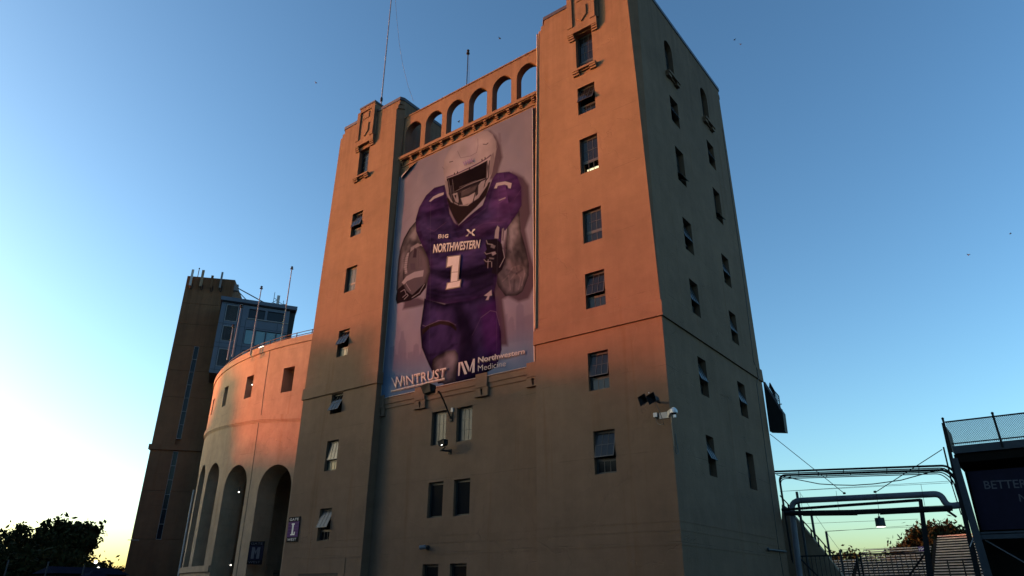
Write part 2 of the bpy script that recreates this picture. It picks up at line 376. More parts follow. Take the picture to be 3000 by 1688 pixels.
    for w in sw:
        kw = dict(w[4]); ar = kw.pop('arch', False)
        window(RP, T, *w[:4], inset=.32, **kw)
        if ar:
            def asill(q, a=w[0], e=w[1], z=w[2]):
                q.pbox(RP, a-.22, e+.22, z-.16, z, -.1, .26); q.pbox(RP, a-.2, a+.2, z-.36, z-.16, -.1, .2); q.pbox(RP, e-.2, e+.2, z-.36, z-.16, -.1, .2); q.pbox(RP, a+.2, e-.2, z-.26, z-.16, -.1, .1)
            part('window_sill', M['stucco'], T, asill)
    return T
ra, rb = -16.24, -15.13
fwR = [(ra, rb, 29.25, 31.87, dict(rows=4, sash_rows=3, inset=.3)), (ra, rb, 26.14, 27.99, dict(tilt=22)), (ra, rb, 22.26, 24.48, dict(gmats=('glass', 'clear'))),
       (ra, rb, 18.06, 19.94, dict()), (ra, rb, 14.44, 16.34, dict(tilt=13)), (ra-.02, rb-.03, 10.31, 12.17, dict(tilt=11)), (-16.13, -15.03, 6.5, 8.42, dict(tilt=15))]
def sides(ya, yb):
    o = []
    for (y, lo) in ((ya, ya), (yb, yb)):
        o += [(y, y+1.1, 29.7, 32.45, dict(arch=True, rows=4, sash_rows=4, gmats=('glassf', 'glass'))), (y, y+1.1, 26.28, 28.1, dict(tilt=20, gmats=('glassf', 'glass'))),
              (y, y+1.1, 22.35, 24.58, dict(tilt_low=52, gmats=('glassf', 'glass'))), (y, y+1.1, 18.12, 20.03, dict(tilt=18, gmats=('glassf', 'glass'))),
              (y, y+1.06, 14.56, 16.43, dict(tilt=17, gmats=('glassf', 'glassf'))), (y-.1*(y > 33), y+1.0, 10.38, 12.27, dict(tilt=20, gmats=('glassf', 'glassf'))),
              (y-.2*(y > 33), y+.9, 6.6, 8.45, dict(tilt=24 if y < 33 else 3, gmats=('glassf', 'glassf')))]
    return o
TR = tower('tan concrete tower with windows on two sides and camera on its corner', -19.3, -12.3, fwR, sides(31.05, 36.4), -15.66, None)
la, lb = -35.09, -34.0
fwL = [(la, lb, 29.18, 31.62, dict(rows=5, sash_rows=4, inset=.3)), (la, lb, 24.38, 26.24, dict(tilt=18, gmats=('glass', 'glassf'))), (la, lb, 20.14, 21.98, dict(gmats=('glassf', 'glassf'))),
       (la-.03, lb-.05, 15.6, 17.42, dict(tilt=26, gmats=('glass', 'glassw'))), (la-.03, lb-.04, 11.86, 13.13, dict(tilt=26, rows=2, gmats=('glass', 'glass'))), (la+.03, lb+.02, 8.36, 10.18, dict(tilt=8, gmats=('glassf', 'glassw'))), (la+.08, lb+.07, 4.35, 6.18, dict(tilt=24, gmats=('glassf', 'glass')))]
TL = tower('tan concrete tower with purple GATE L sign and antenna mast on its roof', -38.02, -31.0, fwL, [], -34.50, None)
tag(part('roller_door', M['blackmetal'], TL, lambda q: q.box(-36.3, -32.8, YF-.02, YF+.02, 0, 2.64)))
part('door_surround', M['stucco'], TL, lambda q: (q.box(-36.85, -36.3, YF-.03, YF+.02, 0, 3.43), q.box(-32.8, -32.3, YF-.03, YF+.02, 0, 3.43), q.box(-36.3, -32.8, YF-.03, YF+.02, 2.64, 3.43)))
for X1 in ((-12.3, TR),):   # conduit groove down the side wall
    part('conduit', M['winframe'], TR, lambda q: q.tube([(-12.29, 39.9, 31), (-12.29, 39.85, 19), (-12.29, 39.6, 14.2), (-12.19, 39.72, 13.7), (-12.19, 39.72, 13.2), (-12.29, 39.55, 12.8), (-12.29, 39.4, 4), (-12.29, 39.6, 2)], .022, 6))

# fluorescent fittings seen through the lit panes
lf = thing('ceiling_light', (-15.68, YF+.7, 22.3), 'fluorescent ceiling light glowing behind the lower panes of a tower window', 'light')
part('tube', M['tubeglow'], lf, lambda q: q.box(-16.15, -15.22, YF+.55, YF+.62, 22.52, 22.66))
part('tube', M['tubeglow'], lf, lambda q: q.box(-16.15, -15.22, YF+.55, YF+.62, 22.71, 22.80))
part('housing', M['winframe'], lf, lambda q: q.box(-16.2, -15.18, YF+.63, YF+.72, 22.3, 22.92))

# ------------------------------------------------------------------ centre bay with arcade
YC = 27.9
CB = thing('arcade_bay', (-25.15, YC, 0), 'recessed concrete wall bay between the towers topped by six open arches', 'building')
CP = frontF(YC)
cw = [(-26.8, -25.71, 9.05, 10.91), (-24.95, -23.85, 9.05, 10.9), (-26.79, -25.71, 5.26, 7.08), (-24.96, -23.85, 5.26, 7.08), (-26.9, -25.8, 1.1, 3.0), (-25.02, -23.92, 1.1, 3.0)]
b = MB(); wall(b, CP, -31.0, -19.3, 0, 29.3, cw, .5)
b.build('wall', M['stucco'], CB)
part('interior', M['core'], CB, lambda q: q.box(-30.9, -19.4, YC+1.2, YC+9, .05, 28.6))
part('roof', M['roof'], CB, lambda q: q.box(-30.99, -19.31, YC+.1, YC+9.5, 29.0, 29.28))
for i, w in enumerate(cw):
    if i < 2: window(CP, CB, *w, rows=3, sash_rows=3, gmats=('glassf', 'glass'))
    elif i < 4: window(CP, CB, *w, rows=1, sash_rows=1, cols=1)
    else: window(CP, CB, *w, rows=1, sash_rows=1, cols=1)
# arcade
ah = [(-30.83+1.977*k, -29.29+1.977*k, 29.55, 32.3, 'arch') for k in range(6)]
ah = [(a, min(e, -19.36), c, d, k) for a, e, c, d, k in ah]
YA0, YA1 = 27.86, 28.36
b = MB(); wall(b, frontF(YA0), -31.3, -19.0, 29.55, 33.0, ah, YA1-YA0); wall(b, frontF(YA1), -31.3, -19.0, 29.55, 33.0, ah, 0, reveal=False)
b.quad((-31.3, YA0, 33), (-19, YA0, 33), (-19, YA1, 33), (-31.3, YA1, 33)); b.build('arcade', M['stucco'], CB)
part('arcade_cap', M['stucco'], CB, lambda q: (q.box(-31.35, -18.95, YA0-.05, YA1+.05, 33.003, 33.1)))
part('ledge', M['stucco'], CB, lambda q: (q.box(-31.28, -19.31, YA0-.28, YA1+.1, 29.32, 29.547), q.box(-31.2, -19.31, YA0-.20, YC, 29.27, 29.32)))
for k in range(13):
    x = -30.9+.94*k
    part('bracket', M['stucco'], CB, lambda q: (q.box(x-.10, x+.10, YA0-.20, YC, 29.17, 29.27), q.box(x-.10, x+.10, YA0-.12, YC, 29.07, 29.17), q.box(x-.10, x+.10, YA0-.05, YC, 28.99, 29.07)))
part('moulding', M['stucco'], CB, lambda q: (q.box(-31, -19.31, YC-.06, YC, 28.80, 28.88)))
# lower moulding with four corbels
part('moulding', M['stucco'], CB, lambda q: (q.box(-31, -19.31, YC-.10, YC, 11.93, 12.3), q.box(-31, -19.31, YC-.05, YC, 11.67, 11.93)))
for x0, x1 in ((-31.3, -30.62), (-28.17, -27.28), (-23.6, -22.71), (-20.19, -19.4)):
    xm = (x0+x1)/2; w = x1-x0
    def corbel(q):
        q.box(x0+.05, x1-.05, YC-.17, YC, 11.74, 12.5); q.box(x0, x1, YC-.13, YC, 11.66, 11.74)
        for s in (-1, 1):
            a, e = (x0+.02, xm-.09) if s < 0 else (xm+.09, x1-.02); k = .09
            q.hexa([(a, YC-.13, 11.30), (e-(k if s < 0 else -k)*0+(.07 if s < 0 else 0), YC-.13, 11.30), (e+(.07 if s < 0 else 0), YC, 11.30), (a, YC, 11.30)],
                   [(a, YC-.13, 11.66), (e, YC-.13, 11.66), (e, YC, 11.66), (a, YC, 11.66)])
        q.box(x0-.02, x1+.02, YC-.15, YC, 11.24, 11.30)
    part('corbel', M['stucco'], CB, corbel)
for z in (4.37, 4.02, 3.47): part('score_line', M['stucco'], CB, lambda q: q.box(-30.98, -19.32, YC-.014, YC+.01, z-.02, z+.012))

# ------------------------------------------------------------------ curved stadium wall
CW = thing('curved_stadium_wall', (-50, 29.6, 0), 'curved concrete stadium wall with tall arches and square openings beside the tower', 'building')
def zb(t): return 13.13-(.047 if t > 0 else .030)*t
TH = [15-2.5*k for k in range(33)]        # 15 .. -65
arches = [(2.48, 9.43, 0, 9.75), (-7.35, -.57, 0, 10.15), (-15.9, -10.05, 3.36, 10.8), (-22.9, -17.9, 3.36, 11.1), (-31, -25, 3.36, 11.3), (-40, -34, 3.36, 11.4)]
openings = [(4.43, 6.89, 14.92, 16.78), (-5.62, -3.42, 15.2, 16.95), (-14.9, -12.88, 15.35, 16.98), (-23.5, -21.82, 15.43, 16.83), (-33, -31, 15.5, 16.9)]
hol = [(a, e, c, d, 'arch', (e-a)/2*R_(1)*CR) for a, e, c, d in arches]+[(a, e, c, d) for a, e, c, d in openings]
b = MB(); fine = [15-1.25*k for k in range(65)]
wall(b, cylF, -65, 15, 0, 18.86, hol, 1.5, us=fine)
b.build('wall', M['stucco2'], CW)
def ring(q, z0, z1, d0, d1, ts=None, zf=None):
    ts = ts or fine
    for i in range(len(ts)-1):
        a, e = ts[i+1], ts[i]; za, ze = (zf(a), zf(e)) if zf else (0, 0)
        q.hexa([cylF(a, z0+za, d0), cylF(e, z0+ze, d0), cylF(e, z0+ze, d1), cylF(a, z0+za, d1)], [cylF(a, z1+za, d0), cylF(e, z1+ze, d0), cylF(e, z1+ze, d1), cylF(a, z1+za, d1)])
part('parapet_cap', M['stucco2'], CW, lambda q: ring(q, 18.55, 19.05, -.35, .07))
part('belt_course', M['stucco2'], CW, lambda q: (ring(q, .05, .40, -.1, .11, zf=zb)))
part('belt_moulding', M['stucco2'], CW, lambda q: (ring(q, -.04, .05, -.1, .07, zf=zb), ring(q, -.13, -.05, -.1, .035, zf=zb)))
part('expansion_joint', M['blackmetal'], CW, lambda q: (q.tube([cylF(.13+.08*k/6, 18.9-3.5*k/6-.5*0, .006) for k in range(7)]+[cylF(.45, 13.5, .006)], .02, 5), q.tube([cylF(.1, 13.0, .006), cylF(.35, 9, .006), cylF(.4, 2, .006)], .018, 5)))
part('plinth', M['stucco2'], CW, lambda q: ring(q, 2.95, 3.36, -.1, .12, ts=[t for t in fine if t <= -7.4]))
part('inner_wall', M['inner'], CW, lambda q: [q.quad(cylF(fine[i+1], 0, -7), cylF(fine[i], 0, -7), cylF(fine[i], 19, -7), cylF(fine[i+1], 19, -7)) for i in range(64)])
part('concourse_ceiling', M['inner'], CW, lambda q: [q.quad(cylF(fine[i+1], z, -7), cylF(fine[i], z, -7), cylF(fine[i], z, -1.4), cylF(fine[i+1], z, -1.4)) for i in range(64) for z in (12.2, 13.0, 18.5)])
for th in (12.4, -8.9, -17.1, -24.2, -33): part('partition', M['inner'], CW, lambda q: q.hexa([cylF(th, 0, -7), cylF(th+.4, 0, -7), cylF(th+.4, 0, -1.4), cylF(th, 0, -1.4)], [cylF(th, 18.5, -7), cylF(th+.4, 18.5, -7), cylF(th+.4, 18.5, -1.4), cylF(th, 18.5, -1.4)]))
# inner doorway wall seen through the first arch
def inner_arch(q):
    P = lambda u, v, d=0.: cylF(u, v, d-4.5)
    wall(q, P, 6.0, 13.6, 0, 12.1, [(8.1, 11.6, 0, 8.3, 'arch', .75)], .4, us=(7, 9, 10, 11, 12))
part('inner_gate_wall', M['inner'], CW, inner_arch)
part('gate_panel', M['inner'], CW, lambda q: [q.pbox(lambda u, v, d=0.: cylF(u, v, d-4.8), 8.2+1.1*k, 9.25+1.1*k, 0, 7.0, -.05, 0) for k in range(3)])
part('canopy', M['blackmetal'], CW, lambda q: q.pbox(lambda u, v, d=0.: cylF(u, v, d-4.5), 6.6, 13.2, 5.0, 5.22, 0, 1.2))
def pickets(q):
    for k in range(26):
        t = 2.7+.26*k; p = cylF(t, 0, -2.2); q.tube([p, p+Vector((0, 0, 3.05))], .02, 5)
    q.tube([cylF(2.6+.5*k, 2.85, -2.2) for k in range(14)], .03, 6)
tag(part('picket_fence', M['blackmetal'], CW, pickets))
# railing on the parapet
RL = thing('parapet_railing', tuple(cylF(0, 19.05, -.3)), 'dark pipe railing running along the top of the curved wall', 'railing')
for z in (19.52, 19.3): part('rail', M['blackmetal'], RL, lambda q: q.tube([cylF(t, z, -.25) for t in TH], .028, 6))
for k in range(24):
    t = 12.4-3.35*k; part('post', M['blackmetal'], RL, lambda q: q.tube([cylF(t, 18.95, -.25), cylF(t, 19.55, -.25)], .035, 6))
fl = thing('floodlight', tuple(cylF(-3.3, 19.05, -.2)), 'lit floodlight strip standing on the curved wall parapet', 'light')
part('housing', M['greymetal'], fl, lambda q: q.pbox(cylF, -4.1, -2.6, 19.06, 19.14, -.35, -.1)); part('lens', M['glow'], fl, lambda q: q.pbox(cylF, -4.0, -2.7, 19.14, 19.24, -.33, -.15))
dp = tag(MB().tube([cylF(-27.2, 9.5, .12), cylF(-27.0, 8, .12), cylF(-25.6, 0, .12)], .07, 8).build('downpipe', M['offwhite'], None, cylF(-25.6, 0, .12)), 'white downpipe standing against the far end of the curved wall', 'pipe')
for i, (px, py, dd) in enumerate(((700, 1441, 55), (676, 1655, 55), (739, 1127, 56))):
    p = atD(px, py, dd)
    lab = ('small lit lamp inside the second tall arch', 'lit lamp low down inside the second tall arch', 'small lit lamp inside a square opening of the curved wall')[i]
    t = thing('concourse_lamp', p+Vector((0, 0, .1)), lab, 'lamp', 'lamps inside the stadium wall')
    part('bulb', M['glow'], t, lambda q: q.lathe(p-Vector((0, 0, .06)), [(.01, 0), (.05, .02), (.06, .05), (.03, .08)], 10)); part('cap', M['blackmetal'], t, lambda q: q.lathe(p+Vector((0, 0, .06)), [(.1, 0), (.05, .05), (.02, .3)], 8))
# flagpoles behind the parapet
for i, (xb, yb, xt, yt) in enumerate(((823, 1003, 857, 780), (735, 1030, 764, 837), (677, 1065, 706, 892), (662, 1075, 678, 949))):
    d0 = 54+1.0*i; bt = atD(xb, yb, d0); z = atD(xt, yt, d0).z; bz = 18.4
    lab = ('tallest flagpole behind the curved parapet, next to the tower', 'flagpole rising in front of the green windows of the blue box', 'flagpole rising in front of the blue panel beside the louvres', 'shortest flagpole, rising in front of the louvres')[i]
    t = thing('flagpole', (bt.x, bt.y, bz), lab, 'flagpole', 'flagpoles along the curved wall')
    part('pole', M['greymetal'], t, lambda q: q.tube([(bt.x, bt.y, bz), (bt.x, bt.y, z-.15)], .06, 8, .035)); part('truck', M['blackmetal'], t, lambda q: q.lathe((bt.x, bt.y, z-.3), [(.03, 0), (.13, .03), (.13, .07), (.03, .1)], 8)); part('ball', M['blackmetal'], t, lambda q: q.lathe((bt.x, bt.y, z-.18), [(.02, 0), (.09, .04), (.1, .09), (.06, .15), (.01, .17)], 8), True)

# ------------------------------------------------------------------ brown press tower
PT0 = (-85.74, 40.91)
PP = planeF(PT0, R_(41))
PT = thing('press_tower', PP(3, 0, 0), 'tall dark brown tower with a thin strip of windows and antennas', 'tower')
pu = [0, 2.45, 3.35, 6.05]; jz = [7.2, 12.6, 18.0, 23.9, 27.35, 30.66, 33.6, 36.5, 40.4]
def body(q):
    zz = [0]+jz
    for i in range(len(zz)-1):
        z0, z1 = zz[i]+.015, zz[i+1]-.015
        if zz[i+1] <= 30.7 and zz[i] >= 7: 
            q.pbox(PP, 0, 2.62, z0, z1, -6.5, 0); q.pbox(PP, 3.2, 6.05, z0, z1, -6.5, 0); q.pbox(PP, 2.62, 3.2, z0, z1, -6.5, -.25)
        else: q.pbox(PP, 0, 6.05, z0, z1, -6.5, 0)
part('wall', M['brown'], PT, body)
part('joint_core', M['core'], PT, lambda q: q.pbox(PP, .03, 6.02, 0, 40.35, -6.4, -.3))
part('ledge', M['brown'], PT, lambda q: q.pbox(PP, -.22, 6.2, 17.35, 17.98, -6.7, .22))
for (z0, z1, n) in ((18.78, 30.6, 7), (7.2, 17.2, 6)):
    def strip(q):
        q.pbox(PP, 2.62, 2.66, z0, z1, -.24, .01); q.pbox(PP, 3.16, 3.2, z0, z1, -.24, .01)
        for k in range(n+1): z = z0+(z1-z0)*k/n; q.pbox(PP, 2.66, 3.16, z-.025, z+.025, -.24, .01)
    s = part('strip_window', M['greymetal'], PT, strip)
    for k in range(n):
        za, ze = z0+(z1-z0)*k/n+.03, z0+(z1-z0)*(k+1)/n-.03
        part('pane', M['glassd'], s, lambda q: q.pbox(PP, 2.66, 3.16, za, ze, -.1, -.08))
for i, (u, z0, z1, w) in enumerate(((.62, 38.9, 41.2, .26), (1.93, 38.9, 41.25, .30), (3.2, 38.78, 40.57, .28), (4.36, 38.9, 41.2, .22))):
    lab = ('pale panel antenna at the outer corner of the brown tower', 'widest tan panel antenna on the brown tower', 'shortest panel antenna on the brown tower', 'narrow dark panel antenna next to the diagonal braces')[i]
    t = thing('panel_antenna', PP(u, z0, .2), lab, 'antenna', 'panel antennas on the brown tower')
    part('radome', M[('offwhite', 'inner', 'brown', 'louver')[i]], t, lambda q: q.pbox(PP, u-w/2, u+w/2, z0, z1, .25, .45)); part('bracket', M['blackmetal'], t, lambda q: (q.pbox(PP, u-.05, u+.05, z0+.3, z0+.4, 0, .25), q.pbox(PP, u-.05, u+.05, 40.1, 40.2, 0, .25)))
    part('cable', M['blackmetal'], t, lambda q: q.tube([PP(u, z0, .35), PP(u+.06, z0-.35, .3), PP(u+.16, z0-.5, .2), PP(u+.24, z0-.25, .12), PP(u+.22, z0+.4, .05)], .05, 6))
t = thing('lightning_mast', PP(1.16, 40.4, -.4), 'thin ball-topped mast on the brown tower roof', 'mast')
part('pole', M['blackmetal'], t, lambda q: q.tube([PP(1.16, 40.4, -.4), PP(1.16, 41.75, -.4)], .05, 6)); part('ball', M['blackmetal'], t, lambda q: q.lathe(PP(1.16, 41.7, -.4), [(.02, 0), (.1, .06), (.1, .12), (.02, .18)], 8))

# ------------------------------------------------------------------ blue-grey box
BB0 = (-78.35, 42.21); BP = planeF(BB0, R_(30.65))
BX = thing('blue_press_box', BP(4, 0, -3), 'blue-grey metal and glass press box with louvres beside the brown tower', 'building')
lv = [(.78, 2.22, 32.83, 35.0), (.78, 2.22, 30.2, 32.18), (.78, 2.22, 26.9, 29.15)]
wn = [(3.5, 5.45, 33.58, 34.85), (5.75, 7.95, 33.58, 34.85)]
gw = [(3.45+1.24*k, 4.65+1.24*k, 30.1, 32.1) for k in range(4)]
lw = [(3.45+1.24*k, 4.65+1.24*k, 26.6, 29.3) for k in range(4)]
b = MB(); wall(b, BP, .15, 8.45, 26.0, 35.3, lv+wn+gw+lw, .3, us=(2.6, 3.3), vs=(29.6, 33.45))
u0, u1 = .15, 8.45
for a, e in ((u0, -7), (u1, -7)): b.quad(BP(a, 26, 0), BP(a, 35.3, 0), BP(a, 35.3, e), BP(a, 26, e))
b.quad(BP(u0, 26, 0), BP(u1, 26, 0), BP(u1, 26, -7), BP(u0, 26, -7)); b.quad(BP(u0, 26, -7), BP(u1, 26, -7), BP(u1, 35.3, -7), BP(u0, 35.3, -7))
b.build('wall', M['bluepanel'], BX)
part('shaft', M['core'], BX, lambda q: q.pbox(BP, 1.2, 8.0, 0, 35.2, -6.5, -.6))
def seams(q):
    for z in (35.12, 32.45, 29.9, 29.35, 26.45): q.pbox(BP, .16, 2.7, z-.02, z+.02, 0, .012)
    for z in (32.3, 29.75): q.pbox(BP, 2.71, 8.44, z-.02, z+.02, 0, .012)
    for u in (.7, 2.32, 2.7): q.pbox(BP, u-.02, u+.02, 26.1, 35.2, .013, .02)
    q.pbox(BP, 3.28, 3.32, 26.1, 33.4, .013, .02); q.pbox(BP, 7.15, 7.19, 32.3, 33.4, .013, .02)
part('panel_seams', M['bluetrim'], BX, seams)
part('roof_fascia', M['bluepanel'], BX, lambda q: (q.pbox(BP, -.05, 9.28, 35.43, 35.92, -7.4, .35)))
part('soffit', M['bluetrim'], BX, lambda q: q.pbox(BP, .1, 9.1, 35.3, 35.43, -7.2, .22))
part('end_wall', M['blackmetal'], BX, lambda q: q.hexa([BP(8.46, 26, -.3), BP(8.46, 26, -6.9), BP(8.9, 26, -6.9), BP(8.9, 26, -.5)], [BP(8.46, 35.3, -.3), BP(8.46, 35.3, -6.9), BP(9.2, 35.3, -6.9), BP(9.2, 35.3, -.5)]))
part('window_ledge', M['greymetal'], BX, lambda q: q.pbox(BP, 3.4, 8.44, 33.45, 33.55, .013, .12))
for (a, e, c, d) in lv:
    f = part('louvre', M['greymetal'], BX, lambda q: (q.pbox(BP, a, a+.06, c, d, -.1, .03), q.pbox(BP, e-.06, e, c, d, -.1, .03), q.pbox(BP, a+.06, e-.06, d-.06, d, -.1, .03), q.pbox(BP, a+.06, e-.06, c, c+.06, -.1, .03)))
    n = 18
    for k in range(n):
        z = c+.06+(d-c-.12)*(k+.5)/n; h = (d-c-.12)/n
        part('blade', M['louver'], f, lambda q: q.hexa([BP(a+.06, z-h*.5, 0), BP(e-.06, z-h*.5, 0), BP(e-.06, z-h*.5, -.02), BP(a+.06, z-h*.5, -.02)], [BP(a+.06, z+h*.3, -.1), BP(e-.06, z+h*.3, -.1), BP(e-.06, z+h*.3, -.12), BP(a+.06, z+h*.3, -.12)]))
for lst, mt in ((wn, 'glassd'), (gw, 'glassg'), (lw, 'glassg')):
    for (a, e, c, d) in lst:
        f = part('window', M['bluetrim'], BX, lambda q: (q.pbox(BP, a, a+.05, c, d, -.2, .02), q.pbox(BP, e-.05, e, c, d, -.2, .02), q.pbox(BP, a+.05, e-.05, d-.05, d, -.2, .02), q.pbox(BP, a+.05, e-.05, c, c+.05, -.2, .02)))
        part('pane', M[mt], f, lambda q: q.pbox(BP, a+.05, e-.05, c+.05, d-.05, -.12, -.1))
br = thing('roof_brace', BP(6, 35.92, -2), 'diagonal steel brace tying the blue box roof to the brown tower', 'brace')
part('gusset', M['louver'], br, lambda q: q.pbox(PP, 6.05, 6.55, 38.9, 39.8, -.6, -.1))
part('strut', M['beam'], br, lambda q: q.tube([PP(6.4, 39.4, -.3), BP(7.0, 35.95, -2)], .07, 8)); part('strut', M['beam'], br, lambda q: q.tube([PP(6.4, 39.1, -.3), BP(3.6, 35.95, -1.5)], .06, 8))
at = thing('roof_antenna', BP(6.7, 35.92, -1), 'white panel antenna cluster with whips on the blue box roof', 'antenna')
part('radome', M['offwhite'], at, lambda q: q.pbox(BP, 6.62, 6.98, 35.95, 37.6, -1.2, -.9)); part('radome', M['inner'], at, lambda q: q.pbox(BP, 7.5, 7.85, 35.95, 36.5, -1.2, -.9))
part('equipment_box', M['blackmetal'], at, lambda q: (q.pbox(BP, 6.3, 6.55, 36.0, 36.5, -1.3, -1.0), q.pbox(BP, 4.4, 4.9, 35.93, 36.15, -1.5, -1)))
part('frame', M['blackmetal'], at, lambda q: [q.tube([BP(*a), BP(*e)], .035, 6) for a, e in (((6.25, 35.92, -1), (6.25, 38.0, -1)), ((7.5, 35.92, -1), (7.5, 37.0, -1)), ((6.25, 37.2, -1), (6.6, 37.0, -1)), ((5.5, 35.95, -1), (6.6, 36.9, -1)), ((6.98, 36.7, -1), (7.5, 36.4, -1)))])
for i, (px, py) in enumerate(((708, 892), (679, 949))):
    if i: continue
    p = BP(2.45, 35.2, 0); t = thing('dome_light', p, 'small white dome light under the blue box roof edge', 'light')
    part('dome', M['white'], t, lambda q: q.lathe(p+(BP(0, 0, .1)-BP(0, 0, 0))-Vector((0, 0, .12)), [(.03, 0), (.12, .05), (.12, .1), (.05, .16)], 10)); part('plate', M['greymetal'], t, lambda q: q.pbox(BP, 2.4, 2.5, 35.0, 35.2, .015, .06))

# ------------------------------------------------------------------ banner: printed vinyl, print carried as colour per vertex
YBN = 27.80
def Q(a, e): return (1050+a*.58651, 350+e*.58661)      # coordinates of an enlarged view of the banner
def bxz(a, e, Y=YBN): p = onY(*Q(a, e), Y); return p.x, p.z
BX0, BX1, BZ0, BZ1 = -31.0, -19.68, 12.32, 28.62
BN = thing('banner', (-25.3, YBN, BZ0), 'huge vinyl banner of a running football player in purple jersey number 1', 'banner')
NX, NZ = 470, 676
gx = np.linspace(BX0, BX1, NX); gz = np.linspace(BZ0, BZ1, NZ); GX, GZ = np.meshgrid(gx, gz)
IMG = np.zeros((NZ, NX, 3))
V_ = (GZ-BZ0)/(BZ1-BZ0); U_ = (GX-BX0)/(BX1-BX0)
def lerp(a, c, t): return np.array(a)*(1-t[..., None])+np.array(c)*t[..., None]
def sm(x, a, c): t = np.clip((x-a)/(c-a), 0, 1); return t*t*(3-2*t)
IMG[:] = lerp((.42, .39, .42), (.36, .33, .36), sm(V_, .2, 1.0))
IMG[:] = IMG*(1-.16*sm(np.hypot(U_-.5, (V_-.55)*1.3), .35, .75)[..., None])
noise = RNG.random((28, 20)); yi = np.linspace(0, 26.99, NZ); xi = np.linspace(0, 18.99, NX)
def up(n, yi, xi):
    y0, x0 = yi.astype(int), xi.astype(int); fy, fx = (yi-y0)[:, None], (xi-x0)[None]
    return n[y0][:, x0]*(1-fy)*(1-fx)+n[y0+1][:, x0]*fy*(1-fx)+n[y0][:, x0+1]*(1-fy)*fx+n[y0+1][:, x0+1]*fy*fx
CL = up(noise, yi, xi)
IMG[:] = IMG*(.93+.14*CL[..., None])
def sdf(poly):
    p = np.array([bxz(*q) for q in poly]); ins = np.zeros_like(GX, bool); dist = np.full(GX.shape, 9.)
    x0, x1, z0, z1 = p[:, 0].min()-.6, p[:, 0].max()+.6, p[:, 1].min()-.6, p[:, 1].max()+.6
    i0, i1 = np.searchsorted(gz, (z0, z1)); j0, j1 = np.searchsorted(gx, (x0, x1)); gxx, gzz = GX[i0:i1, j0:j1], GZ[i0:i1, j0:j1]
    I = np.zeros(gxx.shape, bool); D = np.full(gxx.shape, 9.); n = len(p)
    for k in range(n):
        ax, az = p[k]; ex, ez = p[(k+1) % n]; dx, dz = ex-ax, ez-az
        c = ((az > gzz) != (ez > gzz)) & (gxx < dx*(gzz-az)/(dz if abs(dz) > 1e-9 else 1e-9)+ax); I ^= c
        t = np.clip(((gxx-ax)*dx+(gzz-az)*dz)/max(dx*dx+dz*dz, 1e-9), 0, 1); D = np.minimum(D, np.hypot(gxx-ax-t*dx, gzz-az-t*dz))
    return (slice(i0, i1), slice(j0, j1)), np.where(I, D, -D)
def paint(poly, col, soft=.035, op=1., edge=None, ew=.5):
    sl, d = sdf(poly); a = np.clip(.5+d/soft, 0, 1)*op; c = np.broadcast_to(np.array(col, float), d.shape+(3,))
    if edge is not None: t = np.clip(d/ew, 0, 1)[..., None]; c = np.array(edge)*(1-t)+c*t
    IMG[sl] = IMG[sl]*(1-a[..., None])+c*a[..., None]
def stroke(pts, col, w=2.2, op=1., soft=.035):      # polyline as thin quads, w in view units
    for (a, e), (c, d) in zip(pts[:-1], pts[1:]):
        l = math.hypot(c-a, d-e) or 1; nx, ny = -(d-e)/l*w/2, (c-a)/l*w/2
        paint([(a+nx, e+ny), (c+nx, d+ny), (c-nx, d-ny), (a-nx, e-ny)], col, soft, op)
SKY_ = (.26, .24, .29)
for bl in ([(160, 1250), (160, 1140), (180, 1130), (182, 1170), (196, 1175), (200, 1120), (210, 1095), (212, 1060), (226, 1056), (230, 1095), (238, 1110), (236, 1190), (245, 1200), (248, 1165), (270, 1160), (272, 1180), (278, 1130), (290, 1120), (302, 1126), (306, 1180), (318, 1150), (330, 1190), (350, 1260)],
           [(728, 1120), (735, 975), (746, 972), (750, 1010), (762, 990), (770, 985), (778, 1000), (782, 1050), (788, 1050), (790, 935), (806, 915), (824, 930), (828, 985), (870, 970), (878, 1100)]):
    paint(bl, SKY_, .10, .65)
for k in range(14):
    x = 150+k*20+RNG.integers(-5, 5); h = RNG.integers(1150, 1215); paint([(x, 1265), (x, h), (x+14, h-3), (x+14, 1265)], SKY_, .08, .35)
for k in range(7):
    x = 726+k*22; h = RNG.integers(1010, 1080); paint([(x, 1120), (x, h), (x+15, h-3), (x+15, 1120)], SKY_, .08, .35)
# misty band and blue foot
t = sm(V_, .16, .03)*.9; IMG[:] = IMG*(1-t[..., None])+lerp((.30, .40, .48), (.20, .33, .42), CL)*t[..., None]
SH = (.10, .062, .075)
paint([(600, 60), (660, 58), (690, 85), (712, 130), (722, 190), (705, 240), (690, 300), (640, 300)], SH, .22, .85)
paint([(700, 68), (712, 70), (716, 110), (708, 125), (702, 100)], (.24, .2, .23), .1, .8)
paint([(770, 265), (825, 290), (853, 330), (862, 470), (836, 550), (858, 660), (880, 740), (880, 830), (850, 895), (800, 912), (748, 885), (722, 900), (735, 1000), (748, 1130), (690, 1130), (660, 860), (760, 500)], SH, .22, .9)
paint([(215, 900), (300, 890), (335, 905), (330, 925), (280, 940), (222, 950), (230, 920)], SH, .2, .85)
PUR, PD, PDD = (.064, .042, .125), (.032, .021, .06), (.012, .009, .02)
GR, GL, GD = (.16, .14, .14), (.40, .36, .35), (.03, .025, .027)
LT = (.56, .50, .48)
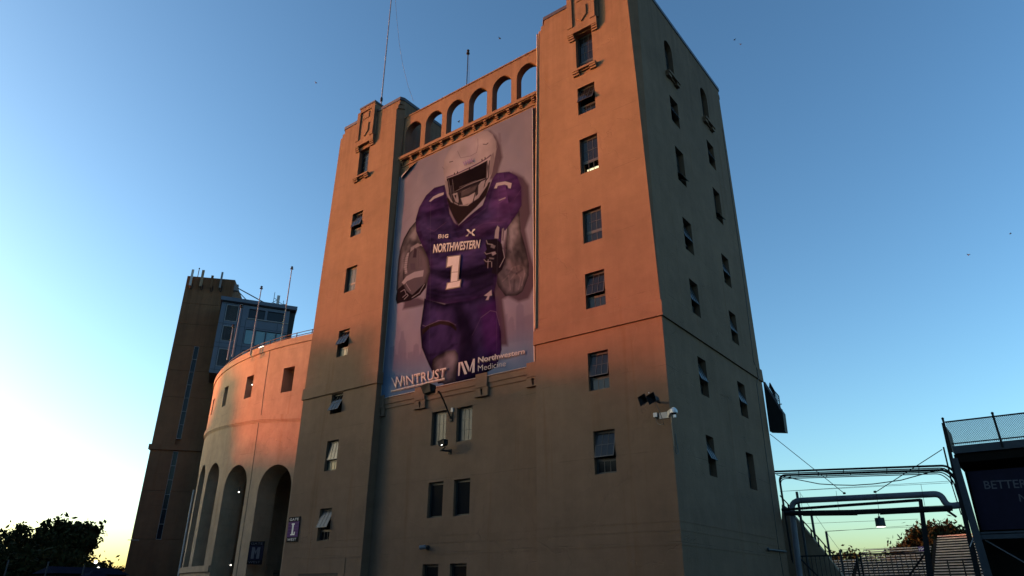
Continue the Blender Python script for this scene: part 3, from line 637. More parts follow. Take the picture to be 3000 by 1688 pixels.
# legs
paint([(330, 895), (430, 925), (680, 855), (692, 960), (712, 1060), (716, 1150), (690, 1235), (600, 1290), (500, 1310), (400, 1320), (365, 1250), (338, 1190), (318, 1140), (311, 1040)], PUR, .05, 1, PDD, .55)
paint([(470, 930), (520, 920), (560, 1000), (590, 1150), (560, 1260), (500, 1300), (495, 1180), (500, 1080)], PDD, .5, .85)
paint([(600, 940), (690, 900), (712, 1080), (700, 1200), (640, 1230), (620, 1080)], (.07, .022, .12), .5, .8)
paint([(318, 1050), (360, 1018), (420, 1004), (470, 1015), (492, 1042), (490, 1058), (460, 1034), (410, 1024), (360, 1040), (322, 1078)], (.04, .025, .022), .08)
stroke([(322, 1028), (335, 1034), (400, 1004), (450, 1008), (488, 1028)], (.30, .22, .27), 2, .8); stroke([(610, 990), (660, 955), (690, 962), (706, 1030)], (.28, .2, .28), 2, .7); stroke([(612, 988), (570, 1080)], (.25, .18, .26), 1.4, .5)
stroke([(322, 1140), (350, 1180), (420, 1165), (470, 1130), (495, 1120)], PDD, 7, .6, .2)
paint([(372, 1200), (395, 1178), (440, 1158), (480, 1152), (498, 1170), (498, 1220), (486, 1310), (430, 1326), (390, 1290), (368, 1235)], GR, .06, 1, GD, .35)
paint([(440, 1170), (475, 1165), (488, 1200), (470, 1245), (440, 1230)], (.36, .34, .34), .5, .7); paint([(385, 1225), (410, 1200), (420, 1240), (400, 1270)], (.26, .24, .24), .3, .6)
# arms
paint([(290, 505), (255, 545), (228, 595), (207, 660), (196, 760), (190, 850), (200, 880), (240, 860), (300, 640), (330, 600)], GR, .06, 1, GD, .3)
paint([(270, 545), (292, 560), (285, 600), (240, 640), (245, 590)], GL, .35, .55); paint([(225, 640), (240, 660), (225, 740), (210, 760)], GL, .3, .4); paint([(255, 595), (300, 610), (300, 640), (245, 625)], GD, .25, .7)
paint([(742, 515), (806, 455), (812, 560), (838, 650), (852, 720), (850, 780), (820, 860), (790, 880), (735, 882), (700, 835), (680, 780), (730, 720), (740, 600)], GR, .06, 1, GD, .3)
paint([(750, 540), (795, 500), (800, 590), (790, 650), (755, 640)], GL, .5, .6); paint([(745, 700), (800, 720), (835, 710), (820, 790), (770, 800)], (.26, .2, .19), .4, .6); paint([(770, 600), (800, 620), (812, 690), (775, 685)], GD, .35, .5)
for s in ([(750, 770), (770, 740), (800, 730), (830, 740)], [(760, 800), (790, 760), (810, 790), (800, 850)], [(720, 810), (750, 780), (760, 850)], [(820, 720), (830, 770), (815, 830)]): stroke(s, (.40, .33, .31), 3, .5, .1)
for s in ([(740, 750), (790, 770), (820, 750)], [(780, 800), (775, 860)], [(735, 640), (760, 665)]): stroke(s, GD, 5, .6, .15)
# jersey
paint([(286, 500), (305, 440), (340, 380), (380, 342), (430, 326), (455, 420), (500, 530), (620, 430), (668, 300), (690, 268), (755, 262), (795, 285), (815, 340), (818, 430), (800, 462), (760, 520), (718, 575), (702, 700), (696, 800), (680, 862), (560, 905), (440, 922), (335, 900), (345, 800), (356, 735), (328, 655), (305, 600), (288, 560)], PUR, .05, 1, (.05, .02, .07), .45)
paint([(680, 300), (755, 270), (800, 300), (812, 380), (780, 470), (720, 500), (660, 440)], (.105, .04, .135), .8, .7); paint([(310, 450), (380, 360), (425, 360), (430, 470), (340, 500)], (.06, .025, .1), .6, .7)
paint([(345, 480), (430, 500), (470, 580), (420, 570), (340, 530)], PD, .3, .6); paint([(500, 590), (690, 480), (760, 500), (700, 560), (600, 600)], (.11, .045, .13), .5, .5)
paint([(350, 740), (440, 752), (540, 748), (640, 715), (695, 690), (696, 740), (640, 775), (540, 805), (430, 800), (352, 775)], PDD, .3, .8); paint([(560, 780), (690, 740), (690, 840), (600, 870), (540, 850)], PDD, .5, .8); paint([(340, 830), (440, 850), (560, 850), (680, 800), (680, 862), (560, 905), (440, 922), (335, 900)], PD, .3, .7)
for s in ([(345, 870), (430, 890), (560, 872), (675, 820)], [(350, 850), (430, 868), (520, 860)], [(360, 570), (420, 585), (470, 600)], [(365, 600), (400, 610)], [(540, 800), (640, 770), (690, 745)], [(640, 560), (690, 540)], [(340, 905), (440, 930), (560, 912)]): stroke(s, PDD, 6, .65, .18)
for s in ([(432, 330), (450, 440), (500, 535), (560, 500), (640, 440)], [(440, 512), (380, 560), (345, 545)], [(585, 545), (625, 520), (735, 510)], [(780, 400), (815, 350)], [(700, 420), (735, 395)]): stroke(s, (.22, .12, .22), 1.6, .5)
stroke([(425, 330), (436, 430), (498, 590), (520, 580), (640, 450), (672, 330)], PD, 9, .6, .15)
for k in range(5): stroke([(470, 552+k*8), (500, 556+k*8), (520, 550+k*8)], PDD, 2.5, .5, .08)
def grain(poly, amp, nx, nz, seed, sh=0.):     # printed fabric and skin texture
    sl, d = sdf(poly); r = np.random.default_rng(seed); n = r.random((nz+3, nx+3)); n2 = r.random((nz*3+3, nx*3+3))
    vx = (GX[sl]-GX.min())/(GX.max()-GX.min()); vz = (GZ[sl]-GZ.min())/(GZ.max()-GZ.min()); vx2 = np.mod(vx+sh*vz, 1)
    def smp(n, nx, nz):
        x, z = vx2*nx, np.clip(vz+sh*.3*vx, 0, 1)*nz; x0, z0 = x.astype(int), z.astype(int); fx, fz = x-x0, z-z0; fx = fx*fx*(3-2*fx); fz = fz*fz*(3-2*fz)
        return n[z0, x0]*(1-fx)*(1-fz)+n[z0, x0+1]*fx*(1-fz)+n[z0+1, x0]*(1-fx)*fz+n[z0+1, x0+1]*fx*fz
    k = 1+amp*(2*(.65*smp(n, nx, nz)+.35*smp(n2, nx*3, nz*3))-1); a = np.clip(.5+d/.1, 0, 1)
    IMG[sl] *= (1+(k-1)*a)[..., None]
JER = [(286, 500), (305, 440), (340, 380), (380, 342), (430, 326), (455, 420), (500, 530), (620, 430), (668, 300), (690, 268), (755, 262), (795, 285), (815, 340), (818, 430), (800, 462), (760, 520), (718, 575), (702, 700), (696, 800), (680, 862), (560, 905), (440, 922), (335, 900), (345, 800), (356, 735), (328, 655), (305, 600), (288, 560)]
grain(JER, .75, 9, 34, 5, .25)
grain([(330, 895), (430, 925), (680, 855), (692, 960), (712, 1060), (716, 1150), (690, 1235), (600, 1290), (500, 1310), (400, 1320), (365, 1250), (338, 1190), (318, 1140), (311, 1040)], .65, 14, 18, 6, -.3)
grain([(742, 515), (806, 455), (812, 560), (838, 650), (852, 720), (850, 780), (820, 860), (790, 880), (735, 882), (700, 835), (680, 780), (730, 720), (740, 600)], .7, 22, 22, 8, .3)
grain([(290, 505), (255, 545), (228, 595), (207, 660), (196, 760), (190, 850), (240, 860), (300, 640), (330, 600)], .6, 20, 20, 9, -.4)
# neck and collar
paint([(440, 395), (660, 310), (640, 380), (590, 440), (500, 527), (470, 480)], (.030, .020, .020), .08); paint([(452, 440), (470, 480), (492, 525), (478, 515), (455, 470)], (.30, .24, .25), .06, .8)
# ball and hands
paint([(238, 700), (262, 640), (296, 618), (326, 640), (352, 700), (358, 760), (340, 830), (290, 890), (240, 900), (222, 850), (224, 770)], (.16, .13, .135), .05, 1, (.05, .04, .04), .35)
paint([(300, 650), (335, 690), (345, 760), (320, 800), (295, 720)], (.22, .18, .19), .4, .6)
paint([(218, 815), (240, 785), (280, 762), (326, 752), (322, 784), (280, 792), (245, 808), (228, 826)], LT, .05, .85)
paint([(238, 690), (246, 668), (255, 665), (248, 700), (243, 740), (246, 768), (234, 772), (230, 740)], LT, .05, .75); paint([(262, 640), (296, 618), (316, 628), (280, 645), (258, 664)], LT, .08, .6)
for k in range(8): stroke([(226, 690+k*11), (250, 686+k*11)], (.08, .06, .06), 2.2, .6)
paint([(280, 640), (292, 650), (288, 690), (272, 690)], (.05, .03, .04), .08, .8)
for k in range(6): stroke([(262+k*4, 720), (264+k*4, 752)], (.08, .05, .10), 2, .6)
for k in range(3): stroke([(300+k*8, 655+k*6), (300+k*8, 735)], (.07, .05, .06), 2, .5)
paint([(188, 880), (196, 850), (225, 825), (240, 855), (270, 878), (310, 838), (334, 815), (338, 838), (310, 878), (262, 905), (212, 916), (192, 922), (186, 900)], (.025, .018, .02), .05)
for s in ([(238, 820), (262, 858)], [(212, 862), (232, 850), (240, 872)], [(222, 890), (244, 872), (250, 880), (230, 900)], [(268, 892), (305, 866), (330, 822)]): stroke(s, LT, 3, .7)
paint([(640, 602), (690, 596), (716, 622), (722, 655), (734, 700), (718, 752), (692, 778), (668, 768), (672, 742), (640, 740), (628, 704), (640, 690), (630, 668), (642, 650), (636, 625)], (.022, .016, .022), .05)
paint([(680, 594), (684, 555), (694, 530), (704, 540), (700, 596)], LT, .04, .75); paint([(714, 600), (716, 548), (726, 540), (730, 562), (724, 610)], (.2, .16, .18), .04, .9); stroke([(716, 600), (722, 545)], LT, 2.5, .8); stroke([(728, 600), (730, 555)], LT, 2.5, .8)
for s in ([(640, 604), (646, 622), (672, 626)], [(632, 664), (640, 674), (664, 668)], [(628, 700), (640, 712), (664, 710)], [(650, 700), (648, 744)], [(668, 712), (668, 740)], [(722, 650), (730, 690), (706, 740)]): stroke(s, LT, 3, .75)
paint([(664, 665), (684, 660), (690, 672), (672, 682)], LT, .05, .7); paint([(664, 622), (686, 632), (680, 646), (662, 640)], LT, .05, .4); paint([(655, 690), (680, 694), (678, 700), (656, 698)], LT, .05, .4)
# helmet
paint([(424, 250), (430, 205), (452, 160), (490, 112), (545, 80), (612, 58), (648, 58), (672, 76), (688, 112), (690, 160), (682, 200), (668, 265), (642, 330), (602, 392), (548, 432), (505, 432), (462, 412), (442, 380), (432, 320)], (.52, .45, .43), .05, 1, (.38, .33, .32), .7)
paint([(445, 190), (500, 110), (560, 85), (560, 200), (470, 240)], (.46, .40, .39), .7, .6); paint([(540, 90), (585, 85), (588, 195), (545, 205)], (.48, .40, .41), .2, .5)
stroke([(496, 158), (512, 193), (560, 183), (590, 165), (597, 130), (596, 95)], (.2, .16, .17), 2.2, .8); stroke([(455, 214), (474, 210)], (.06, .05, .05), 4, .9); stroke([(622, 124), (640, 126), (650, 118)], (.06, .05, .05), 4, .9)
stroke([(440, 290), (500, 270), (560, 240), (640, 196), (664, 178)], (.13, .07, .12), 6, .9)
paint([(440, 296), (500, 276), (560, 248), (645, 204), (650, 235), (640, 290), (600, 305), (540, 330), (462, 372), (448, 340)], (.018, .013, .014), .05)
paint([(448, 330), (468, 330), (474, 368), (462, 400), (450, 372)], (.06, .05, .055), .06); stroke([(645, 205), (640, 290), (600, 330)], (.28, .24, .24), 4, .8)
paint([(462, 372), (540, 332), (640, 292), (630, 335), (600, 372), (548, 426), (505, 428), (470, 410)], (.05, .04, .042), .05)
paint([(512, 362), (560, 345), (592, 330), (584, 352), (552, 372), (516, 386)], (.13, .105, .10), .15)
paint([(512, 394), (552, 384), (588, 362), (584, 400), (560, 420), (524, 428)], (.50, .43, .40), .05); paint([(600, 330), (614, 310), (634, 300), (622, 350), (598, 380)], (.46, .40, .38), .05, .9); paint([(470, 372), (494, 366), (505, 420), (486, 412)], (.44, .38, .37), .05, .85); paint([(478, 380), (490, 376), (488, 398)], (.03, .02, .02), .05)
paint([(664, 180), (676, 165), (682, 195), (670, 262), (655, 282), (650, 240)], (.26, .22, .22), .06, .9); paint([(432, 305), (446, 310), (452, 365), (440, 360)], (.30, .26, .25), .06, .9)
for s in ([(462, 372), (530, 345), (600, 315), (640, 292)], [(500, 430), (510, 368)], [(574, 414), (592, 340)], [(446, 300), (466, 400), (478, 420)], [(556, 240), (556, 256)], [(655, 205), (648, 290), (632, 310)]): stroke(s, (.02, .015, .016), 4.5, .95)
for s in ([(450, 300), (466, 395)], [(470, 300), (478, 372)], [(560, 250), (575, 243)], [(505, 340), (590, 306)], [(654, 200), (646, 270)], [(520, 360), (560, 342)]): stroke(s, (.34, .29, .29), 2, .6)
stroke([(664, 72), (690, 110), (694, 140), (684, 175)], (.32, .28, .28), 3, .8); stroke([(418, 237), (430, 250)], (.2, .16, .17), 4, .7)
for x, y in ((478, 268), (494, 262), (614, 198), (630, 190)): paint([(x, y), (x+5, y-2), (x+6, y+8), (x+1, y+10)], (.03, .025, .025), .04)
grain([(424, 250), (430, 205), (490, 112), (612, 58), (672, 76), (690, 160), (668, 265), (602, 392), (505, 432), (442, 380)], .16, 12, 20, 10)
# stripes, numerals on shoulders, hip mark
paint([(354, 410), (375, 386), (400, 372), (426, 364), (425, 376), (398, 388), (380, 396), (362, 412)], LT, .04); paint([(678, 345), (690, 318), (735, 311), (768, 320), (762, 346), (750, 344), (746, 331), (732, 326), (696, 332), (692, 344)], LT, .04)
paint([(700, 402), (735, 389), (737, 393), (703, 406)], LT, .04, .8); paint([(628, 880), (648, 866), (666, 852), (668, 880), (656, 882), (650, 902), (636, 902), (646, 884)], LT, .05, .9)
# vinyl creases, their shading painted as darker strokes
for s in ([(215, 470), (260, 430), (300, 395)], [(225, 520), (270, 470)], [(300, 300), (380, 260)], [(230, 440), (250, 400)]): stroke(s, (.30, .27, .29), 6, .35, .2); 
for x in (365, 700): stroke([(x, 200), (x-12, 1330)], (.35, .32, .34), 2, .12)
IMG *= np.array([.24, .29, .40])*np.where(V_ > -1, 1., 1.)[..., None]
me = bpy.data.meshes.new('print'); off = wloc(BN)
wav = .02*np.sin(GX*1.9+GZ*.7)+.025*up(RNG.random((28, 20)), yi, xi)
fold = np.clip(((-29.15-GX)*.42+(GZ-28.0))/1.0, 0, 1)      # torn corner hangs forward
co = np.stack([GX-off.x, np.full_like(GX, YBN)-wav-off.y-fold*.0, GZ-off.z], -1).reshape(-1, 3)
keep = ~((GX < -29.2) & (GZ > 28.07+(GX+30.85)*.385))
idx = np.arange(NX*NZ).reshape(NZ, NX); kk = keep[:-1, :-1] & keep[1:, :-1] & keep[:-1, 1:] & keep[1:, 1:]
fa = np.stack([idx[:-1, :-1], idx[:-1, 1:], idx[1:, 1:], idx[1:, :-1]], -1)[kk]
me.vertices.add(len(co)); me.vertices.foreach_set('co', co.ravel()); me.loops.add(len(fa)*4); me.polygons.add(len(fa))
me.loops.foreach_set('vertex_index', fa.ravel().astype(np.int32)); me.polygons.foreach_set('loop_start', np.arange(0, len(fa)*4, 4, dtype=np.int32))
me.update(calc_edges=True); me.validate()
ca = me.color_attributes.new('print', 'FLOAT_COLOR', 'POINT'); ca.data.foreach_set('color', np.concatenate([IMG.reshape(-1, 3), np.ones((NX*NZ, 1))], 1).astype(np.float32).ravel()); me.shade_smooth()
mm, n_, b_ = newmat('printed_vinyl'); at_ = n_.nodes.new('ShaderNodeVertexColor'); at_.layer_name = 'print'
gg = n_.nodes.new('ShaderNodeNewGeometry'); t1 = n_.nodes.new('ShaderNodeTexNoise'); t1.inputs['Scale'].default_value = 2.5; t1.inputs['Detail'].default_value = 6; n_.links.new(gg.outputs['Position'], t1.inputs['Vector'])
bp_ = n_.nodes.new('ShaderNodeBump'); bp_.inputs['Strength'].default_value = .25; bp_.inputs['Distance'].default_value = .03; n_.links.new(t1.outputs['Fac'], bp_.inputs['Height']); n_.links.new(bp_.outputs[0], b_.inputs['Normal'])
n_.links.new(at_.outputs['Color'], b_.inputs['Base Color']); b_.inputs['Roughness'].default_value = .75; b_.inputs['Specular IOR Level'].default_value = 0; me.materials.append(mm)
o = bpy.data.objects.new('print', me); COL.objects.link(o); o.parent = BN
M['vinylback'] = plain('vinyl_back', (.12, .14, .17), .6)
part('folded_corner', M['vinylback'], BN, lambda q: q.add([Vector((-30.85, YBN-.02, 28.05)), Vector((-29.2, YBN-.02, 28.66)), Vector((-29.9, YBN-.22, 28.18)), Vector((-30.6, YBN-.18, 27.75)), Vector((-30.72, YBN-.06, 27.7))], [(0, 1, 2), (0, 2, 3, 4)]))
part('hem_rod', M['greymetal'], BN, lambda q: (q.tube([(-31.0, YBN-.03, 12.31), (-19.66, YBN-.03, 12.31)], .03, 6), q.tube([(-31.0, YBN-.03, 12.31), (-31.0, YBN-.03, 28.0)], .03, 6), q.tube([(-19.66, YBN-.03, 12.31), (-19.66, YBN-.03, 28.6)], .03, 6)))
def lace(q):
    for k in range(42):
        z = 12.7+k*.385; q.tube([(-19.68, YBN-.04, z), (-19.42, YBN+.06, z-.03)], .012, 4)
    for k in range(26): x = -30.7+k*.43; q.tube([(x, YBN-.04, 12.33), (x+.02, YBN+.07, 12.14)], .012, 4)
    for k in range(14): z = 13+k*1.05; q.tube([(-31.0, YBN-.04, z), (-30.99, YBN+.08, z-.15)], .012, 4)
part('lacing', M['wire'], BN, lace)['kind'] = 'stuff'

# ---- lettering
def glyph_mesh(txt, ext=0., shear=0.):
    cu = bpy.data.curves.new('t', 'FONT'); cu.body = txt; cu.offset = ext; cu.shear = shear; cu.resolution_u = 3
    ob = bpy.data.objects.new('t', cu); COL.objects.link(ob); dg = bpy.context.evaluated_depsgraph_get(); ev = ob.evaluated_get(dg); me = ev.to_mesh()
    v = [(p.co.x, p.co.y) for p in me.vertices]; f = [tuple(p.vertices) for p in me.polygons]; ev.to_mesh_clear()
    bpy.data.objects.remove(ob); bpy.data.curves.remove(cu)
    xs = [p[0] for p in v]; ys = [p[1] for p in v]; x0, x1, y0, y1 = min(xs), max(xs), min(ys), max(ys)
    return [((x-x0)/(x1-x0), (y-y0)/(y1-y0)) for x, y in v], f
def letters(name, txt, quad, mat, parent, to3, ext=0., shift=(0, 0), arch=0.):
    """quad: BL BR TR TL in a 2-D frame; to3 maps that frame into the scene"""
    v, f = glyph_mesh(txt, ext); BL, BR, TR_, TL_ = quad; b = MB()
    for s, t in v:
        x = (BL[0]*(1-s)+BR[0]*s)*(1-t)+(TL_[0]*(1-s)+TR_[0]*s)*t; y = (BL[1]*(1-s)+BR[1]*s)*(1-t)+(TL_[1]*(1-s)+TR_[1]*s)*t
        b.v.append(tuple(to3(x+shift[0], y+shift[1]-arch*4*s*(1-s))))
    b.f = f; return b.build(name, mat, parent)
def poly_letters(name, polys, mat, parent, to3):
    b = MB()
    for p in polys: b.quad(*[to3(*q) for q in p])
    return b.build(name, mat, parent)
M['prt'] = plain('print_cream', (.14, .17, .22), .6, 0, .06); M['prtd'] = plain('print_dark', (.012, .014, .03), .6, 0, .05); M['prtp'] = plain('print_purple', (.05, .03, .13), .6); M['prtw'] = plain('print_white', (.13, .16, .205), .6, 0, .05)
def ban(d): return lambda a, e: Vector((*[(p.x, p.y) for p in [onY(*Q(a, e), YBN-d)]][0], onY(*Q(a, e), YBN-d).z))
D1, D2 = ban(.065), ban(.075)
letters('lettering', 'NORTHWESTERN', ((373, 668), (604, 644), (611, 599), (377, 622)), M['prtd'], BN, D1, .03, (-1.5, 1.5)); letters('lettering', 'NORTHWESTERN', ((374, 666), (603, 643), (610, 600), (378, 623)), M['prt'], BN, D2, .018)
one = [[(449, 688), (506, 681), (502, 720), (497, 760), (466, 762), (470, 728), (443, 736)], [(466, 765), (497, 763), (494, 806), (462, 812)], [(462, 815), (494, 809), (509, 806), (505, 834), (440, 846), (447, 820)]]
poly_letters('numeral', one, M['prt'], BN, D2)
poly_letters('numeral_outline', [[(443, 684), (511, 676), (500, 800), (514, 800), (509, 838), (435, 852), (442, 816), (459, 812), (464, 736), (437, 742)]], M['prtd'], BN, D1)
letters('lettering', 'B', ((398, 595), (416, 592), (418, 572), (400, 575)), M['prt'], BN, D2, .01); letters('lettering', '1G', ((420, 594), (448, 592), (450, 572), (422, 574)), M['prt'], BN, D2, .03)
poly_letters('emblem', [[(534, 584), (546, 584), (547, 572), (553, 567), (549, 562), (540, 552), (542, 548), (552, 550), (558, 562), (552, 570), (546, 578)], [(558, 561), (564, 561), (564, 570), (556, 570)], [(566, 562), (572, 549), (583, 546), (583, 551), (572, 562), (570, 567), (576, 572), (582, 578), (580, 582), (570, 580), (565, 570)]], M['prt'], BN, D2)
letters('lettering', 'WIN', ((523, 236), (570, 215), (567, 194), (521, 212)), M['prtp'], BN, D2, .03)
letters('lettering', 'W', ((172, 1347), (226, 1333), (220, 1281), (163, 1292)), M['prtd'], BN, D1, .0, (3, 4)); letters('lettering', 'W', ((172, 1345), (226, 1331), (220, 1279), (163, 1290)), M['prtw'], BN, D2)
letters('lettering', 'INTRUST', ((228, 1331), (432, 1288), (438, 1241), (224, 1284)), M['prtd'], BN, D1, 0, (3, 4)); letters('lettering', 'INTRUST', ((228, 1330), (432, 1286), (438, 1239), (224, 1283)), M['prtw'], BN, D2)
poly_letters('underline', [[(162, 1359), (431, 1296), (430, 1291), (163, 1354)]], M['prtw'], BN, D2); poly_letters('underline_shadow', [[(164, 1364), (433, 1301), (432, 1297), (165, 1360)]], M['prtd'], BN, D1)
poly_letters('monogram', [[(498, 1282), (505, 1280), (510, 1212), (500, 1214)], [(510, 1212), (520, 1210), (543, 1271), (530, 1274)], [(528, 1208), (540, 1206), (553, 1240), (550, 1260)], [(555, 1252), (573, 1196), (582, 1195), (580, 1263), (568, 1266), (570, 1222), (557, 1262)]], M['prtw'], BN, D2)
letters('lettering', 'Northwestern', ((597, 1217), (829, 1172), (832, 1146), (598, 1190)), M['prtd'], BN, D1, .02, (2.5, 3)); letters('lettering', 'Northwestern', ((597, 1215), (829, 1170), (832, 1144), (598, 1188)), M['prtw'], BN, D2, .018)
letters('lettering', 'Medicine', ((597, 1258), (735, 1232), (737, 1204), (597, 1229)), M['prtw'], BN, D2, -.004)
letters('lettering', 'Riddell'[:0] or '.....', ((534, 415), (570, 401), (570, 397), (534, 411)), M['prtd'], BN, D2, .05) if False else None

# ------------------------------------------------------------------ signs on the walls
def plate(name, P, u0, u1, v0, v1, d0, d1, mat, parent): return part(name, mat, parent, lambda q: q.pbox(P, u0, u1, v0, v1, d0, d1))
def gate_sign(P, u0, u1, v0, v1, letter, label, dim=False):
    t = thing('gate_sign', P((u0+u1)/2, v0, .02), label, 'sign', 'gate signs')
    w, h = u1-u0, v1-v0; a, e = v0+h*.19, v1-h*.19
    plate('plate', P, u0, u1, v0, v1, .01, .05, M['signblack'], t); plate('field', P, u0+.01, u1-.01, a, e, .05, .056, M['darkpurple' if dim else 'purple'], t)  # dim signs get darker field and letters, shade painted into the colour
    lm = M['letter'] if not dim else M['dimletter']
    T = lambda x, y: P(u0+w*x, v0+h*y, .066)
    letters('lettering', 'GATE', ((.1, .85), (.9, .85), (.9, .95), (.1, .95)), lm, t, T, .0); letters('lettering', 'WEST', ((.1, .05), (.9, .05), (.9, .15), (.1, .15)), lm, t, T, .0)
    if letter == 'L': polys = [[(.32, .27), (.70, .27), (.70, .40), (.62, .40), (.62, .32), (.54, .32), (.54, .68), (.60, .68), (.60, .74), (.34, .74), (.34, .68), (.40, .68), (.40, .32), (.32, .32)]]
    elif letter == 'M': polys = [[(.22, .25), (.42, .25), (.42, .60), (.50, .42), (.58, .60), (.58, .25), (.78, .25), (.78, .74), (.60, .74), (.50, .56), (.40, .74), (.22, .74)]]
    else: polys = [[(.30, .25), (.42, .25), (.42, .58), (.58, .25), (.70, .25), (.70, .74), (.58, .74), (.58, .42), (.42, .74), (.30, .74)]]
    poly_letters('letter', polys, lm, t, T)
    if not dim:
        for k in range(5): plate('rule', P, u0+.03, u1-.03, a+(e-a)*(k+.5)/5-.006, a+(e-a)*(k+.5)/5+.006, .056, .060, M['prtp'], t)
    return t
gate_sign(frontF(YF), -37.83, -36.76, 4.41, 5.85, 'L', 'purple and black GATE L WEST sign on the tower corner')
gp = atD(750, 1620, 52); gP = lambda u, v, d=0.: Vector((gp.x, gp.y, 0))+Vector((.86, .5, 0))*u+Vector((.5, -.86, 0))*d+Vector((0, 0, v))
gate_sign(gP, -.52, .52, gp.z-.72, gp.z+.72, 'M', 'dim GATE M WEST sign hanging inside the first tall arch', True)
gp2 = atD(545, 1642, 67); gP2 = lambda u, v, d=0.: Vector((gp2.x, gp2.y, 0))+Vector((.86, .5, 0))*u+Vector((.5, -.86, 0))*d+Vector((0, 0, v))
gate_sign(gP2, -.5, .5, gp2.z-.72, gp2.z+.72, 'N', 'dark gate sign at the far end of the curved wall', True)

# ------------------------------------------------------------------ fixtures on the facade
def arc_pts(p0, p1, p2, n=10): return [p0*(1-t)**2+p1*2*t*(1-t)+p2*t*t for t in [k/n for k in range(n+1)]]
lb_ = Vector((-25.33, YC, 10.35)); hd = onY(1258, 1142, 25.6)
L1 = thing('arm_floodlight', lb_, 'black floodlight on a long curved arm below the banner', 'lamp')
part('base_plate', M['blackmetal'], L1, lambda q: q.box(-25.42, -25.24, YC-.06, YC, 10.2, 10.62))
part('arm', M['blackmetal'], L1, lambda q: q.tube(arc_pts(lb_+Vector((0, -.05, 0)), lb_+Vector((-.15, -.9, 1.5)), hd+Vector((.35, .3, -.1))), .045, 8), True)
def fhead(q, c, s):
    q.hexa([c+Vector(v)*s for v in ((-.30, -.22, -.26), (.30, -.22, -.20), (.30, .22, -.20), (-.30, .22, -.26))], [c+Vector(v)*s for v in ((-.42, -.34, .16), (.26, -.30, .28), (.26, .30, .28), (-.42, .34, .16))])
    q.hexa([c+Vector(v)*s for v in ((.26, -.12, -.16), (.46, -.08, -.12), (.46, .08, -.12), (.26, .12, -.16))], [c+Vector(v)*s for v in ((.26, -.12, .12), (.46, -.08, .04), (.46, .08, .04), (.26, .12, .12))])
part('head', M['blackmetal'], L1, lambda q: fhead(q, hd, .85)); part('visor', M['blackmetal'], L1, lambda q: q.hexa([hd+Vector(v)*.85 for v in ((-.44, -.36, .15), (.2, -.3, .27), (.2, .3, .27), (-.44, .36, .15))], [hd+Vector(v)*.85 for v in ((-.47, -.38, .22), (.18, -.32, .34), (.18, .32, .34), (-.47, .38, .22))]))
h2 = onY(1299, 1301, 27.3); w2 = Vector((-25.33, YC, 8.62))
L2 = thing('wall_floodlight', w2, 'small wall floodlight with short bracket between the centre windows', 'lamp')
part('bracket', M['blackmetal'], L2, lambda q: (q.box(-25.42, -25.24, YC-.05, YC, 8.45, 8.72), q.tube([w2+Vector((0, -.03, 0)), w2+Vector((-.28, -.45, 0)), h2+Vector((.12, .0, -.2))], .05, 8)))
part('head', M['blackmetal'], L2, lambda q: fhead(q, h2+Vector((0, 0, .05)), .62)); part('lens', M['glow'], L2, lambda q: q.hexa([h2+Vector(v) for v in ((-.02, -.145, -.10), (.08, -.145, -.09), (.08, -.14, -.06), (-.02, -.14, -.07))], [h2+Vector(v) for v in ((-.02, -.165, -.10), (.08, -.165, -.09), (.08, -.16, -.06), (-.02, -.16, -.07))]))
sb = thing('sensor_box', (-25.27, YC, 10.7), 'tiny white lit sensor box beside the floodlight arm', 'sensor')
part('box', M['offwhite'], sb, lambda q: q.box(-25.33, -25.2, YC-.08, YC, 10.72, 10.95)); part('stem', M['blackmetal'], sb, lambda q: q.box(-25.29, -25.24, YC-.03, YC, 10.62, 10.72))
cmb = Vector((-26.6, YC, 3.8)); BCAM = thing('bullet_camera', cmb, 'dark bullet camera mounted low on the recessed wall', 'camera')
part('mount', M['blackmetal'], BCAM, lambda q: q.lathe(cmb, [(.13, 0), (.13, .05), (.05, .1), (.05, .2)], 10, Vector((0, -1, 0)))); part('body', M['louver'], BCAM, lambda q: q.lathe(cmb+Vector((.05, -.2, .03)), [(.09, 0), (.11, .03), (.11, .34), (.06, .36)], 12, Vector((-.9, -.42, -.12))), True)
# rust drip and stain lines are thin painted runs on the wall
M['rust'] = plain('rust_run', (.11, .065, .04), .9, 0, .3, 2)
part('rust_run', M['rust'], CB, lambda q: (q.box(-25.35, -25.325, YC-.004, YC, 6.6, 8.44)))
part('rust_run', M['rust'], CB, lambda q: (q.box(-19.36, -19.315, YC-.004, YC, 4.5, 10.2)))
# horns
HC = Vector((-12.85, 26.75, 9.28))
HS = thing('horn_speaker', (-12.75, YF, 9.2), 'pair of black square horn loudspeakers on the tower corner', 'speaker')
for k, cx in enumerate((-13.0, -12.58)):
    def horn(q):
        c = Vector((cx, 26.85, 9.28)); d = Vector((-.25, -.95, -.12)).normalized(); r = Vector((.93, -.25, .22)).normalized(); r = (r-d*r.dot(d)).normalized(); u = r.cross(d)
        prof = [(.06, 0), (.08, .16), (.12, .27), (.205, .38), (.215, .42)]; b = len(q.v)
        rr = [(s, h, 0) for s, h in prof]+[(s*.93, h-.012, 1) for s, h in prof[::-1]]
        for s, h, i in rr: q.v += [tuple(c+d*h+r*(s*x*1.0)+u*(s*y*.98)) for x, y in ((-1, -1), (1, -1), (1, 1), (-1, 1))]
        for i in range(len(rr)-1):
            for j in range(4): q.f.append((b+i*4+j, b+i*4+(j+1) % 4, b+(i+1)*4+(j+1) % 4, b+(i+1)*4+j))
        q.f.append((b+len(rr)*4-4, b+len(rr)*4-3, b+len(rr)*4-2, b+len(rr)*4-1))
    part('horn', M['blackmetal'], HS, horn)
